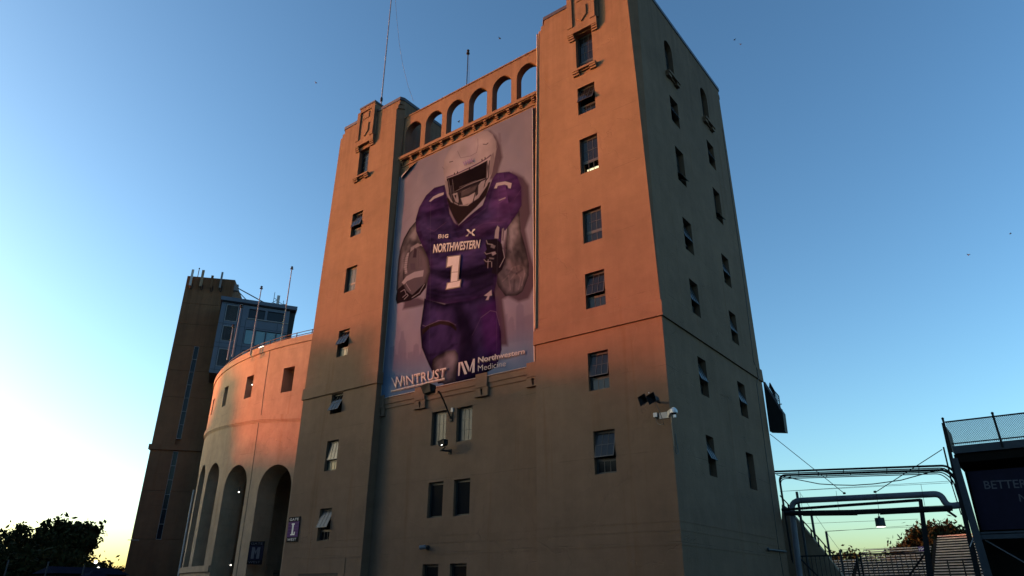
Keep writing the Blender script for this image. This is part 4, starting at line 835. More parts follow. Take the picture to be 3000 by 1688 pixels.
part('yoke', M['blackmetal'], HS, lambda q: (q.box(-12.9, -12.6, 26.95, 27.05, 9.2, 9.35), q.tube([(-12.75, 27.0, 9.25), (-12.75, YF, 9.25)], .04, 8)))
part('clip', M['offwhite'], HS, lambda q: (q.box(-12.81, -12.77, 26.45, 26.48, 9.47, 9.52)))
DC = thing('dome_camera', (-12.6, YF, 8.6), 'white dome security camera on a bracket at the tower corner', 'camera')
part('bracket', M['offwhite'], DC, lambda q: (q.box(-12.80, -12.36, YF-.03, YF, 8.54, 8.80), q.hexa([(-12.42, YF-.03, 8.58), (-12.32, YF-.03, 8.58), (-12.0, 27.0, 8.66), (-12.08, 26.95, 8.66)], [(-12.42, YF-.03, 8.82), (-12.32, YF-.03, 8.82), (-12.0, 27.0, 8.80), (-12.08, 26.95, 8.80)])))
dc = Vector((-11.95, 26.95, 8.60))
part('housing', M['white'], DC, lambda q: q.lathe(dc, [(.15, 0), (.16, .06), (.14, .14), (.08, .21), (.03, .24)], 16), True); part('dome', M['glass'], DC, lambda q: q.lathe(dc-Vector((0, 0, .1)), [(.03, 0), (.09, .03), (.12, .1)], 14), True); part('skirt', M['white'], DC, lambda q: q.box(dc.x-.02, dc.x+.08, dc.y-.06, dc.y+.02, dc.z-.19, dc.z-.08))
JB = thing('junction_box', (-12.98, YF, 8.68), 'small white ribbed junction box beside the dome camera', 'box')
part('box', M['white'], JB, lambda q: [q.box(-13.05+.055*k, -13.005+.055*k, YF-.09, YF, 8.64, 8.82) for k in range(3)]); part('gland', M['blackmetal'], JB, lambda q: q.box(-13.0, -12.92, YF-.06, YF, 8.58, 8.64))
tag(MB().tube(arc_pts(Vector((-12.66, 26.8, 9.1)), Vector((-12.35, 27.0, 8.0)), Vector((-12.62, 27.2, 8.28)), 8)+arc_pts(Vector((-12.72, 27.24, 8.26)), Vector((-12.95, 27.3, 8.3)), Vector((-12.96, YF-.05, 8.6)), 5), .014, 6).build('speaker_cable', M['wire'], None, (-12.7, 27.2, 8.3)), 'black cable looping from horn speakers to junction box', 'cable')
tag(MB().tube(arc_pts(Vector((-12.22, 27.25, 8.6)), Vector((-12.25, 27.3, 6.6)), Vector((-12.2, 27.62, 7.1)), 12)+[Vector((-12.27, 27.66, 7.6)), Vector((-12.28, 27.66, 7.9))], .015, 6).build('camera_cable', M['wire'], None, (-12.2, 27.4, 7.2)), 'black cable hanging in a loop below the dome camera', 'cable')
tag(MB().tube([(-18.95, YF-.02, 33.6), (-19.0, YF-.02, 30), (-19.15, YF-.03, 22), (-19.27, YF-.03, 14.1)], .05, 8).build('sunlit_edge_strip', M['stucco2'], None, (-19.2, YF, 14)), 'added pale strip imitating the sunlit inner edge of the tower', 'conduit')  # pale strip added to imitate the sunlit tower corner, no real conduit

# roof masts
mp = Vector((-33.75, 28.6, 34.7)); mt_ = onY(1152, -60, 28.6)
AM = thing('antenna_mast', mp, 'tall thin antenna mast on the roof of the tower with GATE L sign', 'mast')
part('pole', M['greymetal'], AM, lambda q: q.tube([onY(1117, 302, 28.6)-Vector((0, 0, .4)), onY(1117, 302, 28.6), mt_], .055, 8, .04)); part('collar', M['blackmetal'], AM, lambda q: q.lathe(onY(1117, 298, 28.6), [(.08, 0), (.1, .05), (.1, .3), (.07, .4)], 8)); 
gw_ = [onY(x, y, 29.6) for x, y in ((1157, -20), (1163, 60), (1170, 130), (1180, 190), (1195, 250), (1211, 296))]
part('guy_wire', M['wire'], AM, lambda q: q.tube(gw_, .012, 5))
fp = onY(1367.5, 246, 33.0); ft = onY(1372, 158, 33.0)
FP_ = thing('flagpole', (fp.x, 33, 29.28), 'black flagpole with ball top rising behind the arcade', 'flagpole')
part('pole', M['blackmetal'], FP_, lambda q: q.tube([(fp.x, 33, 29.28), (fp.x, 33, ft.z)], .05, 8, .035)); part('truck', M['blackmetal'], FP_, lambda q: q.lathe((fp.x, 33, ft.z-.05), [(.03, 0), (.14, .06), (.14, .16), (.03, .22)], 10)); part('ball', M['blackmetal'], FP_, lambda q: q.lathe((fp.x, 33, ft.z+.24), [(.02, 0), (.11, .06), (.12, .12), (.08, .19), (.01, .22)], 10))
part('halyard', M['wire'], FP_, lambda q: (q.tube([(fp.x+.1, 33, ft.z), (fp.x+.75, 33, 29.5)], .008, 4), q.tube([(fp.x+.1, 33, ft.z), (fp.x+.55, 33, 29.5)], .008, 4)))

# ------------------------------------------------------------------ right: balcony, service pipes, gate, stand
BL_ = thing('corner_balcony', (-12.0, 41, 10.2), 'dark metal balcony with curved railing on the back corner of the tower', 'balcony')
K = lambda x, y: onY(x, y, 41.0)
def bal(q):
    zb = lambda a, e: (2200+a*.138, 1080+e*.138)
    pts = [K(*zb(*p)) for p in ((262, 300), (520, 690), (600, 830), (675, 935), (728, 1345), (398, 1335))]
    q.add([p for p in pts]+[p+Vector((.0, .5, .0)) for p in pts], [tuple(range(6))[::-1], tuple(range(6, 12))]+[(i, (i+1) % 6, 6+(i+1) % 6, 6+i) for i in range(6)])
part('panel', M['blackmetal'], BL_, bal)
zb_ = lambda a, e, d=0.: onY(2200+a*.138, 1080+e*.138, 40.98+d)
part('coping_strip', M['pipe'], BL_, lambda q: q.add([zb_(*p) for p in ((248, 285), (300, 280), (560, 690), (625, 830), (675, 875), (672, 938), (600, 845), (520, 700))], [(0, 1, 2, 7), (2, 3, 6, 7), (3, 4, 5, 6)]))
for k in range(5):
    part('rail', M['blackmetal'], BL_, lambda q: q.tube([zb_(400, 305+k*27, .3), zb_(500, 480+k*27, .3), zb_(590, 585+k*34, .3)], .02 if k else .03, 5))
for p in (((400, 300), (392, 410)), ((505, 480), (505, 600)), ((590, 580), (622, 830)), ((600, 755), (655, 755))): part('rail_post', M['blackmetal'], BL_, lambda q: q.tube([zb_(*p[0], .3), zb_(*p[1], .3)], .03, 5))

def bent(pts, r, n=10, cr=.35):
    """pipe path with rounded corners"""
    P = [Vector(p) for p in pts]; out = [P[0]]
    for i in range(1, len(P)-1):
        a = (P[i-1]-P[i]); e = (P[i+1]-P[i]); k = min(cr, a.length*.45, e.length*.45); a.normalize(); e.normalize()
        out += arc_pts(P[i]+a*k, P[i], P[i]+e*k, 5)
    return out+[P[-1]]
G = lambda x, y, Y=41.2: onY(x, y, Y)
SP = thing('service_pipe', G(2340, 1688), 'thick white insulated pipe bridging the gap beside the tower', 'pipe')
part('pipe', M['pipe'], SP, lambda q: q.tube(bent([G(2352, 1760), G(2317, 1468), G(2755, 1447), G(2775, 1484), G(2830, 1478)], .2, cr=.5), .155, 14), True)
for x, y in ((2474, 1448), (2564, 1444)): part('hanger_ring', M['blackmetal'], SP, lambda q: q.lathe(G(x, y, 41.0), [(.06, 0), (.08, .04), (.06, .1)], 8))
for i, ((x0, y0), (x1, y1)) in enumerate((((2256, 1272), (2474, 1446)), ((2760, 1317), (2564, 1443)))):
    tag(MB().tube([G(x0, y0, 41.0), G(x1, y1, 41.0)], .02, 6).build('stay_cable', M['wire'], None, G(x1, y1, 41.0)), ('stay cable from the tower down to the white pipe', 'stay cable from the scoreboard post down to the white pipe')[i], 'cable', 'stay cables of the white pipe')
CBN = thing('conduit_bundle', G(2500, 1395, 41.4), 'bundle of black conduits crossing from the tower to the scoreboard', 'conduit')
for i, (pl, pr, r) in enumerate((((2262, 1382), (2775, 1364), .055), ((2268, 1388), (2770, 1371), .03), ((2282, 1393), (2768, 1377), .06), ((2283, 1399), (2762, 1383), .03), ((2285, 1403), (2756, 1388), .025))):
    a, e = G(*pl, 41.4), G(*pr, 41.4)
    path = [a, e, e+Vector((.35, 0, -.5)), e+Vector((.4, 0, -2.2))] if i < 2 else [a+Vector((.05, 0, -4.5)), a, e, e+Vector((.35, 0, -.4)), e+Vector((.45, 0, -2))]
    part('conduit', M['blackmetal'], CBN, lambda q: q.tube(bent(path, r), r, 8))
for x, y0, y1 in ((2340, 1381, 1395), (2397, 1384, 1396), (2315, 1391, 1402), (2422, 1388, 1398), (2471, 1376, 1389), (2492, 1383, 1393), (2598, 1371, 1390), (2692, 1368, 1388)):
    part('clamp', M['blackmetal'], CBN, lambda q: q.tube([G(x, y0, 41.3), G(x, y1, 41.3)], .022, 5))
sag = [(2275, 1391), (2330, 1404), (2400, 1418), (2450, 1421), (2500, 1422), (2560, 1418), (2640, 1407), (2720, 1385), (2768, 1372)]
tag(MB().tube([G(x, y, 41.5) for x, y in sag], .025, 6).build('slack_cable', M['wire'], None, G(2500, 1422, 41.5)), 'slack cable sagging below the conduit bundle', 'cable')
# gantry beams and pendant lamp
GB = thing('gate_gantry', G(2735, 1740), 'black steel gantry of post and beams over the gate', 'gantry')
part('post', M['blackmetal'], GB, lambda q: q.hexa([G(2724, 1765, 41), G(2748, 1765, 41), G(2748, 1765, 41.25), G(2724, 1765, 41.25)], [G(2690, 1462, 41), G(2702, 1462, 41), G(2702, 1462, 41.25), G(2690, 1462, 41.25)]))
part('top_beam', M['blackmetal'], GB, lambda q: q.tube([G(2290, 1494, 41.1), G(2698, 1465, 41.1)], .075, 6))
part('main_beam', M['blackmetal'], GB, lambda q: q.tube([G(2300, 1504, 41.0), G(2500, 1501, 41.0), G(2790, 1489, 41.0)], .13, 6))
part('thin_rail', M['blackmetal'], GB, lambda q: (q.tube([G(2352, 1511), G(2512, 1509)], .025, 5), q.tube([G(2578, 1507), G(2785, 1497)], .025, 5)))
part('brace', M['blackmetal'], GB, lambda q: q.tube([G(2765, 1489, 41), G(2802, 1515, 41)], .06, 6))
for (x0, y0, x1, y1) in ((2449, 1438, 2459, 1500), (2566, 1443, 2575, 1495), (2698, 1420, 2710, 1485), (2343, 1440, 2352, 1500)): part('hanger_wire', M['wire'], GB, lambda q: q.tube([G(x0, y0, 41), G(x1, y1, 41)], .010, 5))
PL = thing('pendant_lamp', G(2578, 1535, 41), 'grey cylinder pendant lamp glowing under the gantry beam', 'lamp')
pc = G(2578, 1528, 41); part('shade', M['beam'], PL, lambda q: q.lathe(pc-Vector((0, 0, .25)), [(.235, 0), (.225, .42), (.06, .43), (.06, .50), (.02, .51), (.02, .66)], 18), True); part('diffuser', M['glow'], PL, lambda q: q.lathe(pc-Vector((0, 0, .262)), [(.21, 0), (.21, .008)], 18)); part('bracket', M['blackmetal'], PL, lambda q: q.box(pc.x-.07, pc.x+.07, pc.y-.07, pc.y+.07, pc.z+.38, pc.z+.5))
# gate leaves: rails, pickets, diagonal
YG = 41.3
for g, (x0, x1, lab) in enumerate(((-12.0, -8.95, 'black picket gate leaf beside the tower'), (-8.85, -5.72, 'black picket gate leaf beside the gantry post'))):
    GT = thing('gate_leaf', ((x0+x1)/2, YG, 0), lab, 'gate', 'gate leaves'); zt = 3.62+.03*g
    part('rail', M['blackmetal'], GT, lambda q: q.box(x0, x1, YG-.03, YG+.03, zt-.07, zt)); part('rail', M['blackmetal'], GT, lambda q: q.box(x0, x1, YG-.03, YG+.03, .15, .22))
    for s in (x0, x1-.09): part('stile', M['blackmetal'], GT, lambda q: q.box(s, s+.09, YG-.04, YG+.04, .05, zt+.02))
    part('diagonal', M['blackmetal'], GT, lambda q: q.tube([(x0+.1, YG, zt-.05), (x1-.1, YG, .3)] if g == 0 else [(x1-.1, YG, zt-.05), (x0+.1, YG, .3)], .045, 6))
    n = 13
    for k in range(1, n): x = x0+.09+(x1-x0-.18)*k/n; part('picket', M['blackmetal'], GT, lambda q: q.box(x-.016, x+.016, YG-.016, YG+.016, .22, zt-.07))
SG = thing('side_fence', (-4.7, 41.6, 0), 'low black rail fence between the gantry post and the scoreboard', 'fence')
for z in (2.2, 2.75, 3.25): part('rail', M['blackmetal'], SG, lambda q: q.box(-5.45, -3.9, 41.55, 41.6, z-.03, z+.03))
for x in (-5.0, -4.35): part('post', M['blackmetal'], SG, lambda q: q.box(x-.03, x+.03, 41.61, 41.66, 0, 3.3))
# stair ramp with railing rising behind the tower, net poles and wires
RP_ = thing('stair_wall', (-11.2, 44.5, 0), 'sloping concrete stair wall with a dark pipe handrail behind the gate', 'stairs')
S_ = lambda x, y: onY(x, y, 44.)
rw = [S_(2290, 1478), S_(2310, 1492), S_(2355, 1545), S_(2425, 1630), S_(2470, 1690), S_(2470, 1790), S_(2290, 1790)]
part('wall', M['inner'], RP_, lambda q: q.add(rw+[p+Vector((0, .4, 0)) for p in rw], [tuple(range(7)), tuple(range(7, 14))[::-1]]+[(i, (i+1) % 7, 7+(i+1) % 7, 7+i) for i in range(7)]))
hr = [(2285, 1452), (2310, 1479), (2352, 1526), (2375, 1551), (2396, 1574), (2416, 1597), (2455, 1640)]
part('handrail', M['blackmetal'], RP_, lambda q: q.tube([S_(*p) for p in hr], .04, 6))
for (x0, y0, x1, y1) in ((2308, 1476, 2312, 1500), (2352, 1526, 2357, 1552), (2375, 1551, 2380, 1576), (2396, 1574, 2400, 1602), (2416, 1597, 2420, 1626)): part('baluster', M['blackmetal'], RP_, lambda q: q.tube([S_(x0, y0), S_(x1, y1)], .045, 6))
for i, (xt, yt, xb, yb, Y) in enumerate(((2334, 1441, 2356, 1585, 43.0), (2377, 1508, 2400, 1690, 46), (2420, 1557, 2440, 1700, 50), (2460, 1612, 2478, 1720, 55))):
    a, e = onY(xt, yt, Y), onY(xb, yb, Y); e = Vector((e.x, e.y, 0)); a = Vector((e.x+.0, a.y, a.z)) if i else a
    a = onY(xt, yt, Y); e = Vector((a.x, a.y, 0))
    tag(MB().tube([e, a], .075, 8).build('net_pole', M['beam'], None, e), ('net pole closest to the tower', 'net pole standing past the stair wall top', 'net pole standing mid-way down the stairs', 'shortest net pole at the stair foot')[i], 'pole', 'net poles along the stairs')
wires = [((2285, 1440), (2780, 1410), 43), ((2285, 1440), (2780, 1415), 43.1), ((2420, 1556), (2800, 1538), 50), ((2420, 1558), (2800, 1530), 50.2), ((2460, 1611), (2700, 1602), 55), ((2320, 1536), (2690, 1521), 46), ((2345, 1446), (2420, 1556), 48), ((2420, 1558), (2460, 1612), 52), ((2715, 1488), (2790, 1480), 43), ((2460, 1497), (2780, 1480), 46)]
NW = thing('net_wires', onY(2500, 1540, 46), 'thin dark net wires strung between the poles beyond the gate', 'wire')
for p, q_, Y in wires: part('wire', M['wire'], NW, lambda q: q.tube([onY(*p, Y), onY(*q_, Y)], .012, 4))
# scoreboard building
YS = 41.0
SBD = thing('scoreboard', (-2, YS, 0), 'dark scoreboard structure with chain-link parapet and purple lettered board', 'scoreboard')
SPf = frontF(YS)
part('side_post', M['blackmetal'], SBD, lambda q: q.hexa([(-3.98, YS, 0), (-3.72, YS, 0), (-3.72, YS+.3, 0), (-3.98, YS+.3, 0)], [(-3.78, YS, 9.7), (-3.66, YS, 9.7), (-3.66, YS+.3, 9.7), (-3.78, YS+.3, 9.7)]))
part('fascia', M['beam'], SBD, lambda q: q.hexa([(-3.55, YS-.1, 8.12), (9, YS-.1, 8.15), (9, YS+1, 8.15), (-3.55, YS+1, 8.12)], [(-3.58, YS-.1, 8.49), (9, YS-.1, 8.52), (9, YS+1, 8.52), (-3.58, YS+1, 8.49)]))
part('soffit', M['core'], SBD, lambda q: q.box(-3.6, 9, YS+.05, YS+6, 7.7, 8.1)); part('back', M['core'], SBD, lambda q: q.box(-3.45, 9, YS+1.6, YS+6, 0, 7.7))
part('board', M['darkpurple'], SBD, lambda q: q.box(-3.25, 9, YS+.5, YS+.6, 4.55, 7.3))
letters('lettering', 'BETTER', ((-2.70, 6.42), (-.98, 6.36), (-.96, 6.74), (-2.68, 6.80)), M['dimletter'], SBD, lambda x, y: Vector((x, YS+.49, y)), .01)
letters('lettering', 'NO', ((-1.45, 5.75), (-.70, 5.73), (-.68, 6.08), (-1.43, 6.10)), M['dimletter'], SBD, lambda x, y: Vector((x, YS+.49, y)), .01)
for x0, x1, z0, z1, nm in ((-3.35, 9, 4.12, 4.32, 'lower_beam'), (-3.3, 9, 4.36, 4.44, 'lower_beam'),): part(nm, M['beam'], SBD, lambda q: q.box(x0, x1, YS-.05, YS+.15, z0, z1))
part('brace_column', M['beam'], SBD, lambda q: q.hexa([(-3.55, YS-.2, 1.5), (-3.2, YS-.2, 1.5), (-3.2, YS-.06, 1.5), (-3.55, YS-.06, 1.5)], [(-3.72, YS-.2, 7.9), (-3.45, YS-.2, 7.9), (-3.45, YS-.06, 7.9), (-3.72, YS-.06, 7.9)]))
part('brace_rod', M['louver'], SBD, lambda q: q.tube([(-3.2, YS+.1, 4.1), (0.5, YS+.1, 1.2)], .03, 6)); part('fitting', M['white'], SBD, lambda q: q.tube([(-3.85, YS-.1, 3.8), (-3.55, YS-.1, 4.3)], .02, 5))
CF = thing('chain_link_fence', (-2, YS, 8.5), 'chain-link fence with black rails on top of the scoreboard', 'fence')
ztop = lambda x: 9.78+.0*x
part('top_rail', M['blackmetal'], CF, lambda q: q.tube([(-3.62, YS, 9.72), (9, YS, 9.72)], .04, 8)); part('bottom_rail', M['blackmetal'], CF, lambda q: q.tube([(-3.55, YS, 8.62), (9, YS, 8.64)], .03, 8))
for x, zt in ((-3.68, 9.88), (-1.55, 9.86), (.6, 9.86)):
    part('post', M['blackmetal'], CF, lambda q: q.tube([(x+.05, YS-.12, 8.2), (x, YS, zt)], .05, 8)); part('cap', M['blackmetal'], CF, lambda q: q.lathe((x, YS, zt), [(.06, 0), (.07, .04), (.03, .09)], 8))
def mesh_wire(q):
    s = .085; h = 1.18; z0 = 8.53
    n = int(4.6/s)
    for k in range(-int(h/s)-1, n):
        x = -3.6+k*s
        for sg in (1, -1):
            xa, xe = (x, x+h) if sg > 0 else (x+h, x); za, ze = z0, z0+h
            # clip to the fence start
            if xa < -3.6: za += (-3.6-xa); xa = -3.6
            if xe < -3.6: ze -= (-3.6-xe); xe = -3.6
            if za >= ze: continue
            q.tube([(xa, YS+.02*sg, za), (xe, YS+.02*sg, ze)], .011, 3, cap=False)
o = part('mesh', M['wire'], CF, mesh_wire); o['kind'] = 'stuff'
SF = thing('chain_link_return', (-3.75, YS+2, 8.5), 'end panel of the chain-link fence seen edge-on', 'fence')
part('post', M['blackmetal'], SF, lambda q: (q.tube([(-3.70, YS+3.2, 8.1), (-3.9, YS+3.4, 9.75)], .05, 8))); part('rail', M['blackmetal'], SF, lambda q: q.tube([(-3.7, YS+.05, 9.7), (-3.9, YS+3.4, 9.72)], .03, 6))
o = part('mesh', M['wire'], SF, lambda q: [q.tube([(-3.68-.05*k/20, YS+.1+k*.15, 8.4), (-3.70-.05*k/20, YS+.1+k*.15, 9.7)], .009, 3) for k in range(22)]); o['kind'] = 'stuff'
SPR = tag(MB().tube([G(2764, 1310, 41.2), G(2790, 1420, 41.2)], .04, 6).build('stay_post', M['blackmetal'], None, G(2790, 1420, 41.2)), 'short black post leaning at the scoreboard edge', 'post')
# distant seating bowl
ST = thing('seating_stand', (-20, 150, 0), 'distant stadium seating stand with rows of grey benches seen through the gate', 'stand')
def rows(q):
    for k in range(25):
        y = 118+k*.85; z = .6+k*.42
        def R(x): return y-(x+18)*.45, z
        for x0, x1, kk_ in ((-70, -30, 17), (-29.2, -18, 21), (-17.2, 20, 25)):
            if k >= kk_: continue
            ya, ye = R(x0)[0], R(x1)[0]; za = z-(-(x0+18))*.0
            q.hexa([(x0, ya, z), (x1, ye, z), (x1, ye+.35, z), (x0, ya+.35, z)], [(x0, ya, z+.16), (x1, ye, z+.16), (x1, ye+.35, z+.16), (x0, ya+.35, z+.16)])
o = part('benches', M['bench'], ST, rows); o['kind'] = 'stuff'
part('understructure', M['core'], ST, lambda q: (q.quad((-70, 141.2, .1), (-18, 117.8, .1), (-18, 131.8, 7.0), (-70, 155.2, 7.0)), q.quad((-17.9, 117.8, .1), (20, 100.7, .1), (20, 121.5, 10.3), (-17.9, 138.6, 10.3))))

# ------------------------------------------------------------------ trees
def crown_mesh(name, mat, rx, rz, n_clump, per, leaf, seed, zc=0., lobes=None, cs=.10):
    r = np.random.default_rng(seed)
    lobes = lobes or [(0, 0, 0, 1.)]
    cen = []
    for k in range(n_clump):
        lx, ly, lz, ls = lobes[k % len(lobes)]
        d = r.normal(size=3); d /= np.linalg.norm(d); rad = r.random()**.38
        cen.append((lx*rx+d[0]*rx*ls*rad, ly*rx+d[1]*rx*ls*rad, zc+lz*rz+d[2]*rz*ls*rad))
    cen = np.repeat(np.array(cen), per, 0); N = len(cen)
    p = cen+r.normal(size=(N, 3))*np.array([rx, rx, rx])*cs*(.5+r.random((N, 1)))
    a = r.normal(size=(N, 3)); a /= np.linalg.norm(a, axis=1, keepdims=True); b = np.cross(a, r.normal(size=(N, 3))); b /= np.linalg.norm(b, axis=1, keepdims=True)
    s = leaf*(.6+.9*r.random((N, 1)))
    v = np.stack([p-a*s*.9, p+b*s*.45, p+a*s, p-b*s*.45], 1).reshape(-1, 3)
    me = bpy.data.meshes.new(name); me.vertices.add(len(v)); me.vertices.foreach_set('co', v.ravel()); me.loops.add(N*4); me.polygons.add(N)
    me.loops.foreach_set('vertex_index', np.arange(N*4, dtype=np.int32)); me.polygons.foreach_set('loop_start', np.arange(0, N*4, 4, dtype=np.int32)); me.update(calc_edges=True); me.materials.append(mat); return me
def tree(loc, label, h, rx, seed, mat='leaf', n=260, per=22, leaf=.30, group=None, lobes=None, crown=None, name='tree', low=.28, cs=.10):
    loc = Vector(loc); T = thing(name, loc, label, 'tree', group); zc = h*(1+low)/2; rz = h*(1-low)/2
    me = crown or crown_mesh('crown', M[mat], rx, rz, n, per, leaf, seed, zc, lobes, cs)
    o = bpy.data.objects.new('crown', me); COL.objects.link(o); o.parent = T
    rr = random.Random(seed)
    def trunk(q):
        q.tube([loc, loc+Vector((.1, 0, h*.25)), loc+Vector((.2, .1, h*.55)), loc+Vector((.1, .2, h*.8))], h*.028, 8, h*.008)
        for k in range(9):
            z = h*(.25+.05*k); a = rr.random()*6.28; l = rx*(.5+.35*rr.random()); d = Vector((math.cos(a), math.sin(a), 0))
            q.tube([loc+Vector((.1, .05, z)), loc+d*l*.5+Vector((0, 0, z+l*.3)), loc+d*l+Vector((0, 0, z+l*.75))], h*.011, 6, h*.003)
    part('trunk', M['bark'], T, trunk); return T
def ground_at(px, D): d = ray(px, 1700); k = D/math.hypot(d.x, d.y); return Vector((d.x*k, d.y*k, 0))
LB = [(0, 0, .1, .8), (.5, -.1, .0, .55), (-.5, .2, -.1, .55), (.2, .4, .4, .5), (.0, -.4, .45, .45), (.65, .1, .3, .35)]
tree(ground_at(165, 96), 'big spreading broadleaf tree silhouetted against the sunset sky', 9.0, 3.5, 11, n=300, per=26, leaf=.30, group='trees beyond the parking lot', lobes=LB)
tree(ground_at(75, 92), 'medium broadleaf tree overlapping the side of the big tree', 7.3, 3.0, 12, n=220, per=24, leaf=.25, group='trees beyond the parking lot', lobes=LB)
tree(ground_at(5, 88), 'feathery tree at the end of the tree line beside the parking lot', 7.6, 2.6, 13, n=150, per=22, leaf=.22, group='trees beyond the parking lot')
HG = thing('hedge', ground_at(200, 95), 'dark hedge of bushes under the trees beyond the parking lot', 'hedge')
for i, (px, D, h) in enumerate(((268, 100, 4.8), (300, 105, 4.0), (330, 108, 3.8), (362, 110, 4.3), (395, 112, 4.5), (230, 90, 4.2), (120, 84, 5.0), (40, 80, 5.2), (180, 86, 4.6), (80, 82, 5.0))):
    me = crown_mesh('bush', M['leaf'], 3.6, h*.52, 130, 24, .26, 20+i, h*.5); o = bpy.data.objects.new('bush', me); COL.objects.link(o); o.parent = HG; o.location = ground_at(px, D)-HG.location
# trees beyond the stadium
def gy(px, Y): d = ray(px, 1700); k = Y/d.y; return Vector((d.x*k, Y, 0))
tree(gy(2735, 175), 'large ochre-green tree rising over the far seating stand', onY(2735, 1541, 175).z, 7.0, 41, 'leaf2', n=340, per=24, leaf=.45, group='trees beyond the stadium', lobes=LB)
tree(gy(2800, 178), 'tree half hidden by the scoreboard above the far stand', onY(2800, 1533, 178).z, 6.5, 42, 'leaf2', n=260, per=22, leaf=.45, group='trees beyond the stadium')
for i, (px, Y, py) in enumerate(((2480, 190, 1618), (2510, 200, 1615), (2535, 195, 1624), (2565, 205, 1634), (2600, 210, 1632), (2640, 200, 1614))):
    h = onY(px, py, Y).z
    tree(gy(px, Y), ('dark round tree right behind the stair foot', 'dark tree next to the stair-foot tree line end', 'lower dark tree behind the middle of the first gate leaf', 'lowest dark tree behind the stand between the gate leaves', 'ochre low tree behind the second gate leaf', 'taller dark tree under the distant light mast')[i], h, 6.0, 50+i, 'leaf2' if i % 2 else 'leaf', n=140, per=20, leaf=.42, group='tree line behind the far stand', low=.1)
# tall trees west of the lot, out of the picture: they shade the foot of the building at sunset
tdir = Vector((TO_SUN.x, TO_SUN.y, 0)).normalized(); pdir = Vector((-tdir.y, tdir.x, 0))
if pdir.x < 0: pdir = -pdir
DT = 112; dz_ = DT*math.tan(SUN_EL)
cm = [crown_mesh('crown', M['leaf'], 5.5, 8.0, 240, 26, .50, 70+k, 0, None, .14) for k in range(3)]
TS = ((-12, 10.4, 1, 0), (-20, 10.6, 1, 0), (-27, 11.8, .8, 0), (-31.2, 12.2, .7, 0), (-35.4, 13.2, .6, 0), (-40.2, 15.6, .52, 0), (-45.4, 8.6, .7, 0), (-50.2, 16.6, .42, 0), (-53.5, 12.0, .5, 0), (-57.5, 14.2, .6, 0), (-64, 12.0, 1, 0), (-72, 12.0, 1, 0),
      (-16, 9.6, 1, 1), (-24, 9.6, 1, 1), (-33, 9.6, .8, 1), (-38, 9.5, .7, 1), (-43, 8.0, .7, 1), (-48, 8.4, .7, 1), (-54, 10.5, .8, 1), (-60, 11, 1, 1))
for i, (s, zs, wd, row) in enumerate(TS):
    p = pdir*s+tdir*(DT+12*row); base = Vector((0, 0, 0))
    c = Vector((-25, 28, 0)); c = c-pdir*c.dot(pdir); loc = c+p; loc.z = 0
    h = zs+dz_+12*row*math.tan(SUN_EL)
    T = thing('tree', loc, 'tall dense shade tree west of the parking lot', 'tree', 'shade trees west of the lot')
    for k in range(2):
        o = bpy.data.objects.new('crown', cm[(i+k) % 3]); COL.objects.link(o); o.parent = T; o.location = (0, 0, (h-8.0) if k == 0 else max(6, h-16)); o.rotation_euler.z = i*1.3+k*2; o.scale = (wd, wd, 1)
    part('trunk', M['bark'], T, lambda q: q.tube([loc, loc+Vector((0, 0, h*.8))], .45, 8, .1))

# trees across the road behind the camera (they show in the low windows)
for i in range(19):
    loc = Vector((-118+i*10.5, -34-i*.9+4*math.sin(i*2.1), 0)); h = 23+2.0*math.sin(i*1.7)
    T = thing('tree', loc, 'broadleaf tree across the road behind the photographer', 'tree', 'trees across the road')
    o = bpy.data.objects.new('crown', cm[i % 3]); COL.objects.link(o); o.parent = T; o.location = (0, 0, h-10.6); o.rotation_euler.z = i*.9; o.scale = (1.4, 1.4, 1.3)
    part('trunk', M['bark'], T, lambda q: q.tube([loc, loc+Vector((0, 0, h*.7))], .35, 8, .1))
WS = thing('stadium_stand', (-70, 95, 0), 'unseen concrete stand mass behind the curved wall, added to shade the far stand', 'stand')  # out of view, added so its shadow falls on the far stand
part('stand', M['inner'], WS, lambda q: q.hexa([(-100, 68, 0), (-50, 62, 0), (-45, 130, 0), (-95, 136, 0)], [(-98, 68, 19), (-88, 66, 19), (-83, 132, 19), (-93, 134, 19)]))

# ------------------------------------------------------------------ lamps, tent and posts by the lot
for i, (px, py, D) in enumerate(((281, 1645, 70), (288, 1664, 78))):
    p = atD(px, py, D); t = thing('globe_lamp', (p.x, p.y, 0), ('taller lit globe street lamp by the lot', 'lower lit globe street lamp behind the tent')[i], 'lamp', 'street lamps by the lot')
    part('post', M['blackmetal'], t, lambda q: q.tube([(p.x, p.y, 0), (p.x, p.y, p.z-.16)], .06, 8, .04)); part('globe', M['glow'], t, lambda q: q.lathe(p-Vector((0, 0, .17)), [(.05, 0), (.11, .05), (.13, .13), (.10, .21), (.03, .26)], 12), True); part('cap', M['blackmetal'], t, lambda q: q.lathe(p+Vector((0, 0, .17)), [(.2, 0), (.1, .06), (.03, .14)], 10))
tp = ground_at(272, 60); tz = atD(272, 1668, 60).z
TN = thing('canopy_tent', tp, 'pale blue peaked canopy tent near the street lamps', 'tent')
part('roof', M['canvas'], TN, lambda q: q.add([tp+Vector((0, 0, tz)), tp+Vector((-1.5, -1.5, tz-1.0)), tp+Vector((1.5, -1.5, tz-1.0)), tp+Vector((1.5, 1.5, tz-1.0)), tp+Vector((-1.5, 1.5, tz-1.0))], [(0, 1, 2), (0, 2, 3), (0, 3, 4), (0, 4, 1), (4, 3, 2, 1)]))
for a, e in ((-1.45, -1.45), (1.45, -1.45), (1.45, 1.45), (-1.45, 1.45)): part('leg', M['greymetal'], TN, lambda q: q.tube([tp+Vector((a, e, 0)), tp+Vector((a, e, tz-1))], .03, 6))
